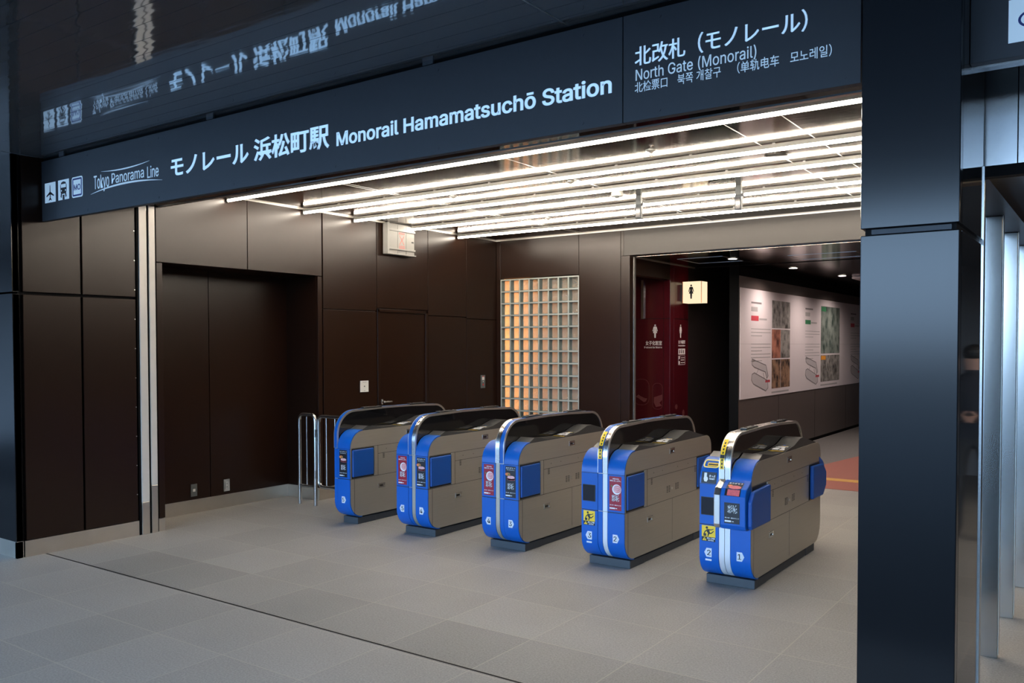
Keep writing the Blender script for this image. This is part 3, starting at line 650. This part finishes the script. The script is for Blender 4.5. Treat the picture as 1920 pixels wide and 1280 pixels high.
    if extras.get('screen'):
        mid = covers[0][3]; low = covers[0][4]
        s_ = flat([rect(-.05, -.058, .05, .058)], 'display', 'screen', mid, plane_front(.065, .0008, .545), .0015)
        flat(rframe(-.053, -.061, .053, .061, .004, .004), 'display', 'black', mid, plane_front(.065, .0008, .545), .0025)
        mw = plane_front(.066, .0008, .355)
        flat([rect(-.048, -.018, .048, .058)], 'caution_sticker', 'yellow', low, mw, .001)
        flat([rect(-.048, -.048, .048, -.018)], 'caution_sticker', 'black', low, mw, .001)
        flat([[(-.044, -.044), (-.014, -.044), (-.029, -.021)]], 'caution_sticker', 'yellow', low, mw, .0006, .001)
        flat([rect(-.0305, -.036, -.0275, -.028), rect(-.0305, -.041, -.0275, -.038)], 'caution_sticker', 'black', low, mw, .0005, .0015)
        text('扉にご注意', -.011, -.034, .044, -.021, 'white', low, mw, .03, .0005, .001, 'caution_text', res=2)
        text('CAUTION', -.004, -.044, .036, -.037, 'white', low, mw, .03, .0005, .001, 'caution_text', res=2)
        flat([circ(-.012, .044, .0085, n=10), [(-.012, .036), (.004, .028), (.010, .012), (.000, .006), (-.012, .014)], [(-.006, .034), (.018, .034), (.034, .040), (.036, .036), (.018, .028), (.0, .026)],
              [(.002, .010), (.018, .012), (.034, .026), (.038, .022), (.020, .004), (.004, .002)], [(-.004, .010), (.006, .008), (.0, -.014), (-.008, -.014)], [(-.012, .032), (-.028, .018), (-.034, .004), (-.028, .002), (-.022, .014), (-.008, .026)], rect(-.036, -.014, -.016, .004)],
             'caution_figure', 'ink', low, mw, .0006, .001)
        flat([rect(-.022, -.008, .022, .004)], 'small_label', 'plate', low, plane_front(.066, .0008, .185), .0008)
        # yellow warning tape up the hood
        x0 = m0+.004; x1 = m0+bw-.006
        seg = hood_path[1:20:2][::-1]
        tp = P(MB().band(seg, x0, x1, -.0062, .0072), 'warning_tape', 'yellow', smooth=True)
        b_ = MB()
        for i in range(1, len(seg)-1):
            if i == 5: b_.band(seg[i:i+2], x0, x1, -.0072, .0080); continue
            p, q2 = seg[i], seg[i+1]; ppx = [(p[0]+(q2[0]-p[0])*t_, p[1]+(q2[1]-p[1])*t_) for t_ in (.15, .75)]
            b_.band(ppx, x0+.011, x1-.009, -.0072, .0078)
        P(b_, 'warning_marks', 'ink', tp)
    if extras.get('ticket'):
        up_c = covers[0][2]
        th = math.radians(48); ty, tz = .165+.165*math.cos(PI-th), .695+.165*math.sin(th)
        mw = plane_tilt(.066, ty, tz, th) @ Matrix.Translation((0, 0, .001))
        flat(rframe(-.055, -.03, .055, .042, .022, .008), 'slot_ring', 'ring', up_c, mw, .003)
        flat([rrect(-.026, -.016, .05, .012, .004)], 'ticket_slot', 'yellow', up_c, mw, .004)
        flat([rect(-.022, -.010, .046, .004)], 'ticket_slot', 'black', up_c, mw, .0008, .004)
        th = math.radians(14); ty, tz = .165-.165*math.cos(th), .695+.165*math.sin(th)
        mw = plane_tilt(.066, ty, tz, th) @ Matrix.Translation((0, 0, .002))
        lb = flat([rect(-.052, -.038, .052, .038)], 'ticket_label', 'black', up_c, mw, .001)
        flat([rect(-.034, .0, -.016, .032), [(-.034, .004), (-.010, .004), (-.006, -.012), (-.014, -.028), (-.030, -.026), (-.036, -.010)]], 'ticket_mark', 'white', up_c, mw, .0006, .001)
        text('きっぷ', .002, .004, .044, .020, 'white', up_c, mw, .03, .0005, .001, 'ticket_text')
        text('TICKET', .002, -.012, .042, -.002, 'white', up_c, mw, .03, .0005, .001, 'ticket_text')
    if extras.get('wide'):
        xL = m1-.085; xR = w
        pr_ = [(-.105, .455), (-.105, .645), (-.08, .690), (.0, .735), (.012, .735), (.012, .42), (-.06, .42), (-.095, .43)]
        fc = P(MB().prism(pr_, m1-.03, xR+.002, 'x'), 'flap_cover', 'blue', bevel=.006)
        P(MB().prism([(y+.0005*0-.0008, z+.0006) for y, z in pr_], m1-.075, m1-.031, 'x'), 'cover_strip', 'steel_bright', fc, bevel=.006)
        P(MB().prism([(-.075, .455), (-.075, .61), (-.02, .672), (.30, .684), (.30, .43), (-.06, .43)], w+.003, w+.034, 'x'), 'flap', 'blue_pad', bevel=.010)
        poster(fc, plane_front((m1-.03+xR)/2-.003, -.1058, .535), .104, .135, 'black_low')
        sl = math.atan2(.075, .105)
        mwt = plane_tilt((m1-.03+xR)/2-.003, -.0918, .668, math.radians(30)) @ Matrix.Translation((0, 0, .0006))
        mw1 = Matrix.Translation(((m1-.03+xR)/2-.003, -.04, .7125)) @ Matrix.Rotation(math.atan2(.045, .08), 4, 'X')
        tp = flat([rect(-.052, -.045, .052, .022)], 'poster', 'poster_black', fc, mw1, .001)
        text('ありがとう', -.046, .004, .046, .018, 'white', fc, mw1, .03, .0005, .001, 'poster_text')
        flat([circ(.006, -.030, .042, .018, 18)], 'poster_image', 'meat', fc, mw1, .0006, .001)
        flat([circ(-.03, -.016, .016, .010, 10)], 'poster_image', 'veg', fc, mw1, .0006, .0008)
        mw2 = plane_tilt((m1-.03+xR)/2-.003, -.0932, .6675, math.atan2(.025, .045)) @ Matrix.Translation((0, 0, .0006))
        flat([rect(-.052, -.024, .052, .024)], 'poster', 'poster_black', fc, mw2, .001)
        flat([rect(-.036, -.022, .046, .020)], 'poster_image', 'meat', fc, mw2, .0006, .001)
        # rear
        pr2 = [(1.56, .42), (1.66, .46), (1.69, .52), (1.69, .66), (1.66, .69), (1.56, .735), (1.55, .735), (1.55, .42)]
        P(MB().prism(pr2, m1-.03, xR+.002, 'x'), 'flap_cover', 'blue', bevel=.006)
        P(MB().prism([(1.29, .43), (1.29, .688), (1.56, .680), (1.645, .61), (1.645, .50), (1.56, .43)], w+.003, w+.034, 'x'), 'flap', 'blue_pad', bevel=.010)
    return g
def poster(par, mw, w_, h_, kind):
    """small advertisement, origin at its centre"""
    x = w_/2; y = h_/2; a = 'poster_red' if kind == 'red' else 'poster_black'
    flat([rect(-x, -y, x, y)], 'poster', a, par, mw, .001)
    u = .001
    def tx(s_, x0, y0, x1, y1, bo=.012): text(s_, x0*x, y0*y, x1*x, y1*y, 'white', par, mw, bo, .0005, u, 'poster_text', res=2, fat=.0018 if s_ == '彩城' else 0)
    if kind == 'black_low':
        tx('彩城', -.55, .0, .66, .80, .012); tx('極上の肉　格別のひととき', -.9, -.52, .92, -.40); flat([rect(-.92*x, -.86*y, -.1*x, -.70*y), rect(0, -.82*y, .25*x, -.76*y)], 'poster_text', 'white', par, mw, .0005, u); return
    if kind == 'red':
        tx('本物の肉を', -.45, .82, .62, .90); tx('格別に召し上がれ。', -.9, .70, .92, .79)
        flat([circ(.22*x, .24*y, .74*x, .30*y, 24)], 'poster_image', 'white', par, mw, .0005, u)
        flat([circ(.30*x, .26*y, .62*x, .24*y, 20)], 'poster_image', 'meat_light', par, mw, .0005, u+.0005)
        st = []
        for k_ in range(4): st.append([(-.15*x+k_*.02*x, (.36-k_*.1)*y), (.45*x, (.46-k_*.11)*y), (.9*x, (.36-k_*.11)*y), (.9*x, (.33-k_*.11)*y), (.45*x, (.42-k_*.11)*y)])
        flat(st, 'poster_image', 'meat', par, mw, .0004, u+.001)
        flat([circ(-.62*x, .42*y, .12*x, .06*y, 8)], 'poster_image', 'herb', par, mw, .0005, u)
    else:
        tx('ありがとう', -.88, .84, .9, .93); tx('極上の味をあなたに。', -.7, .74, .8, .79)
        flat([circ(-.55*x, .48*y, .5*x, .10*y, 14)], 'poster_image', 'veg', par, mw, .0005, u)
        flat([circ(-.35*x, .47*y, .2*x, .06*y, 10)], 'poster_image', 'herb', par, mw, .0005, u+.0005)
        flat([circ(.12*x, .22*y, .72*x, .13*y, 20), rect(-.60*x, .12*y, .84*x, .24*y)], 'poster_image', 'meat', par, mw, .0005, u+.001)
        flat([circ(.12*x, .30*y, .72*x, .10*y, 20)], 'poster_image', 'meat_light', par, mw, .0005, u+.0015)
    tx('彩城', -.60, -.48, .62, -.08, .012)
    tx('極上の肉　格別のひととき', -.9, -.72, .92, -.66); flat([rect(-.95*x, -.92*y, -.05*x, -.84*y), rect(.02*x, -.90*y, .3*x, -.86*y)], 'poster_text', 'white', par, mw, .0005, u)
XR0 = -1.955; PT = .9228; WG = .355
GS = [
 (0, XR0-4*PT-.2, .2, 0, .158, ['blue'], 'narrow blue and steel ticket gate numbered 5, beside the tubular guard rail', {'R': 'black'}, dict(num='5')),
 (1, XR0-3*PT-WG, WG, .137, .138, ['blue', 'steel_bright'], 'ticket gate with plates 5 and 4, a red and a black poster in front', {'L': 'red', 'R': 'black'}, dict(num='54')),
 (2, XR0-2*PT-WG, WG, .137, .138, ['steel_bright', 'blue'], 'blue and steel ticket gate with plates 4 and 3, middle of the row of five', {'L': 'red', 'R': 'black'}, dict(num='43')),
 (3, XR0-PT-WG, WG, .137, .138, ['blue', 'steel_bright'], 'blue and steel ticket gate with plates 3 and 2, dark display and one red poster', {'R': 'red'}, dict(num='32', screen=True)),
 (4, XR0-WG, WG, .137, .138, ['steel_bright', 'steel_bright'], 'ticket gate with plates 2 and 1, yellow ticket slot and bulging blue flap covers', {}, dict(num='21', screen=True, ticket=True, wide=True)),
]
for a in GS: gate(*a)
# ================================================================ GUARD RAILS
def uframe(b_, x0, x1, z0, z1, r, foot=True):
    a = .06
    pts = [(x0, 0, z0)]+[(x0+a-a*math.cos(t), 0, z1-a+a*math.sin(t)) for t in [PI/2*i/6 for i in range(7)]]+[(x1-a+a*math.sin(t), 0, z1-a+a*math.cos(t)) for t in [PI/2*i/6 for i in range(7)]]+[(x1, 0, z0)]
    b_.tube(pts, r, 12)
g1 = empty('guard_rail', 'short fixed tubular steel guard rail standing against the dark wall recess', 'guard rail', (-6.90, 5.96, 0), 'tubular guard rails')
b = MB(); uframe(b, 0, .235, 0, .925, .019); b.build('frame', 'steel_sat', g1, smooth=True)
MB().tube([(0, 0, .19), (.235, 0, .19)], .016).build('lower_rail', 'steel_sat', g1, smooth=True)
MB().tube([(.11, 0, .19), (.11, 0, .90)], .006, 8).build('bar', 'steel_sat', g1, smooth=True)
b = MB(); b.box(.25, .262, -.02, .02, .70, .78); b.box(.25, .262, -.02, .02, .28, .36); b.build('hinge', 'steel_bright', g1)
g2 = empty('guard_rail', 'swinging tubular steel guard rail running behind the narrow ticket gate', 'guard rail', (-6.625, 5.96, 0), 'tubular guard rails')
b = MB(); pts = []
a = .06; x0, x1, z0, z1 = 0.012, .72, .20, .915
for cx_, cz_, a0 in ((x1-a, z1-a, 90), (x1-a, z0+a, 0), (x0+a, z0+a, -90), (x0+a, z1-a, -180)):
    pts += [(cx_+a*math.cos(math.radians(a0-90*i/6)), 0, cz_+a*math.sin(math.radians(a0-90*i/6))) for i in range(7)]
b.tube(pts+[pts[0]], .019, 12); b.build('frame', 'steel_sat', g2, smooth=True)
for xx in (.125, .25, .375, .5, .625): MB().tube([(xx, 0, .21), (xx, 0, .90)], .006, 8).build('bar', 'steel_sat', g2, smooth=True)
MB().tube([(.66, 0, 0), (.66, 0, .21)], .016).build('foot', 'steel_sat', g2, smooth=True)
# ================================================================ SHUTTER RAILS
sr = empty('shutter_guide_rail', 'pale double shutter guide rail running up the left wall below the name sign', 'shutter rail', (XW, 4.255, 0))
for y0, y1, zs in ((-.073, -.002, .28), (.018, .076, .415)):
    b = MB(); b.box(0, .012, y0, y1, zs, 2.838); b.build('rail', 'rail_white', sr, bevel=.003)
    b = MB(); b.box(0, .012, y0, y1, 0, zs); b.build('rail_shoe', 'base_steel', sr, bevel=.003)
MB().box(-.012, .002, -.09, .088, 0, 2.838).build('rail_channel', 'brown_dark', sr)
# ================================================================ WALL FITTINGS
def plate(name, label, cat, loc, w_, h_, m, parts, group=None):
    o = empty(name, label, cat, loc, group)
    mw = plane_right(0, 0, 0)
    flat([rect(-w_/2, -h_/2, w_/2, h_/2)], 'cover_plate', m, o, mw, .006)
    for n_, mm, polys, t_ in parts: flat(polys, n_, mm, o, mw, t_, .006)
    return o
plate('switch_plate', 'white wall switch plate on the brown panel left of the door', 'switch', (XW+.001, 6.86, 1.175), .125, .125, 'off_white', [('key_switch', 'grey_plastic', [circ(0, 0, .008, n=10), rect(-.03, .045, .03, .048), rect(-.01, -.05, .012, -.047)], .002)])
plate('call_panel', 'small grey call panel with a red button left of the glass blocks', 'call panel', (XW+.001, 9.04, 1.152), .095, .17, 'grey_plastic', [('button', 'off_white', [rect(-.022, .02, .022, .06)], .003), ('button', 'notice_red', [circ(0, -.04, .014, n=12), rect(-.02, .062, .02, .07)], .003), ('lens', 'off_white', [circ(0, .0, .008, n=10)], .003)])
for yy, lab, dbl in ((5.027, 'metal wall plate with one white socket low in the dark recess', False), (5.404, 'metal wall plate with a double white socket low in the dark recess', True)):
    o = empty('wall_outlet', lab, 'outlet', (-7.359, yy, .222), 'outlets in the recess')
    mw = plane_right(0, 0, 0)
    flat([rect(-.035, -.06, .035, .06)], 'cover_plate', 'grey_plastic' if not dbl else 'trim_light', o, mw, .006)
    flat([rect(-.014, -.035, .014, .035)] if dbl else [rect(-.013, -.013, .013, .013)], 'socket', 'off_white', o, mw, .003, .006)
    if dbl: flat([rect(-.006, z_, -.003, z_+.014) for z_ in (-.024, .010)]+[rect(.003, z_, .006, z_+.014) for z_ in (-.024, .010)], 'slots', 'black', o, mw, .0006, .009)
# hanging white cabinet with crossed-out notice
hb = empty('hanging_sign_box', 'white metal sign box with a red crossed notice hung high on the left wall', 'sign box', (XW+.012, 7.19, 2.68))
for i in range(3): MB().box(.03, .05, .02+i*.143, .02+i*.143+.140, .0, .335).build('face_panel', 'box_white', hb, bevel=.002)
MB().box(0, .03, 0, .452, .0, .345).build('case', 'box_white', hb, bevel=.003)
MB().box(-.0, .075, -.03, .0, -.0, .345).build('side_post', 'box_white', hb, bevel=.003)
for z_ in (.045, .258): MB().box(.05, .066, .0, .45, z_, z_+.022).build('rail', 'box_white', hb, bevel=.002)
MB().box(0, .075, -.03, .452, -.012, 0).build('bottom_lip', 'box_white', hb, bevel=.002)
MB().box(.05, .056, .40, .43, .145, .16).build('catch', 'black', hb)
mw = plane_right(.05, .232, .165)
nn = flat([rect(-.05, -.10, .05, .085)], 'notice', 'box_white', hb, mw, .001)
flat([rect(-.05, .062, .05, .085), rect(-.05, -.10, .05, -.088), rect(-.05, -.076, .05, -.070), [(-.042, .048), (-.034, .048), (.042, -.055), (.034, -.055)], [(.034, .048), (.042, .048), (-.034, -.055), (-.042, -.055)]], 'cross', 'notice_red', nn, Matrix.Identity(4), .0006, .001)
# ================================================================ CEILING
TY = (5.08, 6.00, 6.71, 7.60, 8.51)
LL = ('linear ceiling lamp nearest the name sign, longest in view', 'linear ceiling lamp second from the name sign', 'linear ceiling lamp third from the name sign, middle of five', 'linear ceiling lamp fourth from the name sign, ending at the white sign box', 'linear ceiling lamp nearest the back wall lintel')
for i, ty in enumerate(TY):
    xl = XW+.02; ln = -.62-xl
    t = empty('ceiling_light', LL[i], 'ceiling light', (xl, ty, ZC), 'linear lamps on the hall ceiling')
    MB().prism([(-.016, -.006), (.016, -.006), (.014, -.034), (-.014, -.034)], 0, ln, 'x').build('lamp_housing', 'housing', t)
    MB().tube([(.004, 0, -.045), (ln-.004, 0, -.045)], .0115, 12).build('lamp_tube', 'tube', t, smooth=True)
    MB().tube([(0, 0, -.045), (.006, 0, -.045)], .013, 12).build('end_cap', 'housing', t)
    b = MB(); x = .5
    while x < ln: b.box(x, x+.02, -.008, .008, -.008, 0); x += .62
    b.build('bracket', 'trim_light', t)
def sprinkler(x, y, z, label):
    o = empty('sprinkler', label, 'sprinkler', (x, y, z), 'sprinklers on the hall ceiling')
    MB().lathe([(.04, 0), (.04, -.004), (.018, -.012), (.012, -.02)], (0, 0, 0)).build('escutcheon', 'trim_light', o, smooth=True)
    MB().lathe([(.006, -.018), (.006, -.034), (.018, -.036), (.018, -.039)], (0, 0, 0), 12).build('deflector', 'steel_bright', o)
for (x, y, lb) in ((-2.81, 5.73, 'small ceiling sprinkler between the first two lamps'), (-3.91, 6.41, 'small ceiling sprinkler near the middle of the second lamp'), (-5.19, 6.38, 'small ceiling sprinkler above the narrow ticket gate side'), (-5.22, 8.08, 'small ceiling sprinkler close to the back wall')):
    sprinkler(x*.993, y*.993, ZC, lb)
o = tag(MB().lathe([(.085, 0), (.085, -.006), (.078, -.010)], (0, 0, 0), 28).build('ceiling_disc', 'lintel', loc=(-2.11, 6.38, ZC), smooth=True), 'flat round disc cover on the ceiling beside the second lamp', 'ceiling disc')
o = empty('smoke_detector', 'white cylindrical smoke detector under the ceiling between the lamps', 'smoke detector', (-3.80, 7.05, ZC))
MB().lathe([(.055, 0), (.055, -.034), (.050, -.04)], (0, 0, 0), 24).build('detector_body', 'off_white', o, smooth=True); MB().lathe([(.025, -.038), (.022, -.052)], (0, 0, 0), 16).build('detector_cap', 'grey_plastic', o)
for x, y, lb in ((-3.72, 7.33, 'dark hanging sensor unit under the ceiling beside the smoke detector'), (-2.77, 7.38, 'dark hanging sensor unit under the ceiling nearer the black pillar')):
    o = empty('hanging_sensor', lb, 'sensor', (x, y, ZC), 'hanging sensors over the gates')
    MB().box(-.026, .026, -.018, .018, -.085, 0).build('bracket', 'grey_plastic', o, bevel=.003)
    MB().box(-.030, .030, -.022, .022, -.215, -.085).build('sensor_body', 'base_grey', o, bevel=.004)
    MB().tube([(.026, 0, -.085), (.05, 0, -.085)], .014, 10).build('clamp_knob', 'steel_bright', o)
    MB().box(-.021, .021, -.024, -.021, -.205, -.11).build('window', 'screen', o)
# corridor: lit restroom box, downlights, cassette, hatch
rb = empty('restroom_sign', 'lit cube sign with a black woman pictogram on the red wall edge', 'sign', (-4.82, 10.78, 2.19))
MB().box(0, .27, 0, .20, 0, .285).build('light_box', 'box_lit', rb, bevel=.003)
b = MB()
for x, y in ((0, 0), (.266, 0), (.266, .196)): b.box(x-.001, x+.005, y-.001, y+.005, -.001, .286)
b.build('box_edges', 'veg', rb)
MB().box(-.05, 0, .04, .16, .03, .25).build('mount', 'black', rb)
woman(.19, 'ink', rb, plane_front(.125, -.001, .055), 'pictogram', .0008)
for x, y, lb in ((-4.40*.9, 10.35, 'round corridor downlight closest to the lit restroom sign'), (-3.75, 12.1, 'round corridor downlight in front of the poster wall start'), (-3.55, 13.9, 'round corridor downlight in the middle of the poster wall'), (-3.55, 15.6, 'round corridor downlight farthest along the poster wall')):
    o = empty('downlight', lb, 'downlight', (x, y, 2.70), 'downlights in the corridor')
    MB().lathe([(.07, 0), (.07, -.004), (.055, -.004)], (0, 0, 0), 24).build('trim_ring', 'trim_light', o)
    MB().lathe([(.052, -.0045), (.052, -.006)], (0, 0, 0), 24).build('lens', emis('downlight_glow', (1, .9, .78), 12), o)
    l = bpy.data.lights.new('downlight_lamp', 'SPOT'); l.energy = 80; l.color = (1, .84, .78); l.spot_size = 2.75; l.spot_blend = .9; l.shadow_soft_size = .05
    lo = bpy.data.objects.new('downlight_lamp', l); COL.objects.link(lo); lo.parent = o; lo.location = (0, 0, -.02)
o = empty('air_conditioner', 'square ceiling air conditioner cassette far down the corridor', 'air conditioner', (-3.0, 14.6, 2.70))
MB().prism(rrect(-.48, -.48, .48, .48, .08), -.035, -.001, 'z').build('cassette', 'board', o, bevel=.01)
b = MB()
for a in range(4):
    c, s_ = math.cos(a*PI/2), math.sin(a*PI/2); b.prism([(c*x-s_*y, s_*x+c*y) for x, y in rect(-.3, .33, .3, .40)], -.038, -.034, 'z')
b.build('louvre', 'txt_grey', o); MB().box(-.26, .26, -.26, .26, -.038, -.034).build('grille', 'txt_light', o)
b = MB()
for p in rframe(-.3, -.35, .3, .35, .01, .008): b.prism(p, -.003, 0, 'z')
tag(b.build('ceiling_hatch', 'trim_light', loc=(-4.25, 10.35, 2.70)), 'square access hatch outline in the corridor ceiling by the restroom sign', 'hatch')
b = MB()
for p in rframe(-.4, -.3, .4, .3, .01, .012): b.prism(p, -.003, 0, 'z')
tag(b.build('ceiling_hatch', 'trim_light', loc=(-2.9, 10.7, 2.70)), 'rectangular access hatch outline in the corridor ceiling before the poster wall', 'hatch')
# ================================================================ INFORMATION BOARD
ib = empty('information_board', 'long pale printed information board with photos and plans on the corridor wall', 'information board', (XP+.001, 11.36, .88))
MB().box(0, .006, 0, 8.0, .0, 1.53).build('board_sheet', 'board', ib)
PB = plane_right(.006, 0, 0)
MB().box(.0055, .0066, 0, 8.0, .76, .763).build('sheet_seam', 'txt_light', ib)
def cell(n_, m_, y0, z0, y1, z1): return flat([rect(y0, z0, y1, z1)], n_, m_, ib, PB, .0015)
def column(u, sc, ph, tagm):
    # text column then a stack of photographs
    rows_ = [rect(u, 1.33, u+.42*sc, 1.355)]
    flat(rows_, 'heading', 'txt_grey', ib, PB, .0012); flat([rect(u, 1.22, u+.26*sc, 1.285)], 'heading', 'txt_light', ib, PB, .0012)
    flat([rect(u, 1.09, u+.30*sc, 1.16)], 'line_tag', tagm, ib, PB, .0012); flat([rect(u+.33*sc, 1.105, u+.65*sc, 1.13)], 'heading', 'txt_light', ib, PB, .0012)
    ln = []
    z_ = .97
    for i in range(9):
        if i == 3: z_ -= .07
        ln.append(rect(u, z_, u+(.82 if i % 3 != 2 else .45)*sc, z_+.010)); z_ -= .048
    flat(ln, 'body_text', 'txt_light', ib, PB, .0012)
    pa = [(.04, .50), (.62, .40), (.72, .24), (.66, .20), (.6, .30), (.14, .38), (.04, .42)]
    pb_ = [(.04, .28), (.14, .30), (.70, .17), (.72, .06), (.62, .02), (.10, .14), (.02, .20)]
    Q = [[(u+x*sc, .06+y*.98) for x, y in p] for p in (pa, pb_)]
    flat(Q, 'floor_plan', 'plan', ib, PB, .0012)
    ol = []
    for p in Q:
        for a, b in zip(p, p[1:]+p[:1]):
            d = math.hypot(b[0]-a[0], b[1]-a[1]); nx, ny = -(b[1]-a[1])/d*.006, (b[0]-a[0])/d*.006
            ol.append([(a[0]-nx, a[1]-ny), (b[0]-nx, b[1]-ny), (b[0]+nx, b[1]+ny), (a[0]+nx, a[1]+ny)])
    ol += [[(u+.30*sc, .40), (u+.31*sc, .40), (u+.21*sc, .33), (u+.20*sc, .33)], [(u+.50*sc, .34), (u+.51*sc, .34), (u+.56*sc, .26), (u+.55*sc, .26)]]
    flat(ol, 'plan_outline', 'txt_grey', ib, PB, .0008, .0012)
    flat([rect(u+.60*sc, .20, u+.80*sc, .235)], 'plan_mark', 'tag_red', ib, PB, .0016)
column(.42, 1.0, 0, 'tag_red')
for z0, z1, ms in ((1.0, 1.41, ('ph_grey', 'ph_grey')), (.55, .98, ('ph_rust', 'ph_grey')), (.10, .53, ('ph_night', 'ph_night'))):
    cell('photo', ms[0], 1.30, z0, 1.70, z1); cell('photo', ms[1], 1.715, z0, 2.15, z1)
flat([rect(1.30, .03, 2.1, .055)], 'caption', 'txt_light', ib, PB, .0012)
column(2.95, 1.0, 1, 'tag_green')
cell('photo', 'ph_green', 3.85, .60, 5.05, 1.42); cell('photo', 'ph_grey', 3.85, .11, 5.05, .57)
flat([rect(3.87, 1.33, 4.15, 1.41)], 'line_tag', 'tag_green', ib, PB, .001, .0016); flat([rect(3.87, .49, 4.15, .56)], 'line_tag', 'tag_orange', ib, PB, .001, .0016)
flat([rect(3.85, .04, 4.9, .065)], 'caption', 'txt_light', ib, PB, .0012)
column(5.85, .95, 0, 'tag_red')
cell('photo', 'ph_grey', 6.72, .72, 7.9, 1.40); cell('photo', 'ph_rust', 6.72, .12, 7.9, .70)
# ================================================================ PERSON seen in the polished pillar flank
def person():
    o = empty('person', 'person in dark clothes mirrored in the polished side of the black pillar', 'person', (.11, 8.07, 0))
    V = [(0, 0, .86), (0, 0, 1.02), (0, 0, 1.18), (0, .0, 1.32), (0, -.01, 1.40), (0, -.02, 1.47), (0, -.025, 1.54),
         (.09, 0, .82), (.10, -.01, .46), (.11, .01, .09), (.115, -.12, .03), (-.09, 0, .82), (-.10, -.01, .46), (-.11, .01, .09), (-.115, -.12, .03),
         (.17, 0, 1.31), (.22, -.0, 1.08), (.12, -.20, 1.02), (.05, -.26, 1.04), (-.17, 0, 1.31), (-.22, 0, 1.08), (-.12, -.20, 1.02), (-.05, -.26, 1.04)]
    E_ = [(0, 1), (1, 2), (2, 3), (3, 4), (4, 5), (5, 6), (0, 7), (7, 8), (8, 9), (9, 10), (0, 11), (11, 12), (12, 13), (13, 14), (3, 15), (15, 16), (16, 17), (17, 18), (3, 19), (19, 20), (20, 21), (21, 22)]
    R_ = [.13, .13, .14, .12, .055, .075, .08, .085, .06, .042, .035, .085, .06, .042, .035, .055, .043, .034, .03, .055, .043, .034, .03]
    me = bpy.data.meshes.new('body'); me.from_pydata(V, E_, []); ob = bpy.data.objects.new('body', me); COL.objects.link(ob); ob.parent = o
    md = ob.modifiers.new('skin', 'SKIN'); ob.modifiers.new('sub', 'SUBSURF').levels = 2; ob.modifiers['sub'].render_levels = 2
    for i, r in enumerate(R_): me.skin_vertices[0].data[i].radius = (r, r*.8)
    me.skin_vertices[0].data[0].use_root = True
    m = mat('clothed_body', (.02, .02, .02), .8); n = m.node_tree.nodes; l = m.node_tree.links
    t = n.new('ShaderNodeTexCoord'); s_ = n.new('ShaderNodeSeparateXYZ'); l.new(t.outputs['Object'], s_.inputs[0])
    c = n.new('ShaderNodeValToRGB'); c.color_ramp.interpolation = 'CONSTANT'; el = c.color_ramp.elements
    el[0].position = 0; el[0].color = (.02, .02, .02, 1); el[1].position = 1.41/2; el[1].color = (.42, .24, .17, 1)
    k_ = el.new(.84/2); k_.color = (.012, .013, .018, 1)
    q = n.new('ShaderNodeMath'); q.operation = 'MULTIPLY'; q.inputs[1].default_value = .5; l.new(s_.outputs['Z'], q.inputs[0]); l.new(q.outputs[0], c.inputs[0]); l.new(c.outputs[0], n['Principled BSDF'].inputs['Base Color'])
    me.materials.append(m)
    bm = bmesh.new(); bmesh.ops.create_uvsphere(bm, u_segments=16, v_segments=10, radius=.1, matrix=Matrix.Translation((0, .0, 1.555)) @ Matrix.Diagonal((.88, 1.0, .75, 1)))
    me = bpy.data.meshes.new('hair'); bm.to_mesh(me); bm.free(); me.materials.append(M['hair']); h = bpy.data.objects.new('hair', me); COL.objects.link(h); h.parent = o
    for sx in (-1, 1):
        for f in range(4):
            a = sx*.05+sx*(-.008*f); MB().tube([(a, -.26, 1.045-.012*f), (a-sx*.035, -.285, 1.04-.012*f), (a-sx*.05, -.27, 1.03-.012*f)], [.009, .008, .006], 8).build('finger', 'skin', o, smooth=True)
        MB().tube([(sx*.05, -.255, 1.05), (sx*.03, -.275, 1.075), (sx*.015, -.28, 1.085)], [.010, .009, .007], 8).build('thumb', 'skin', o, smooth=True)
person()
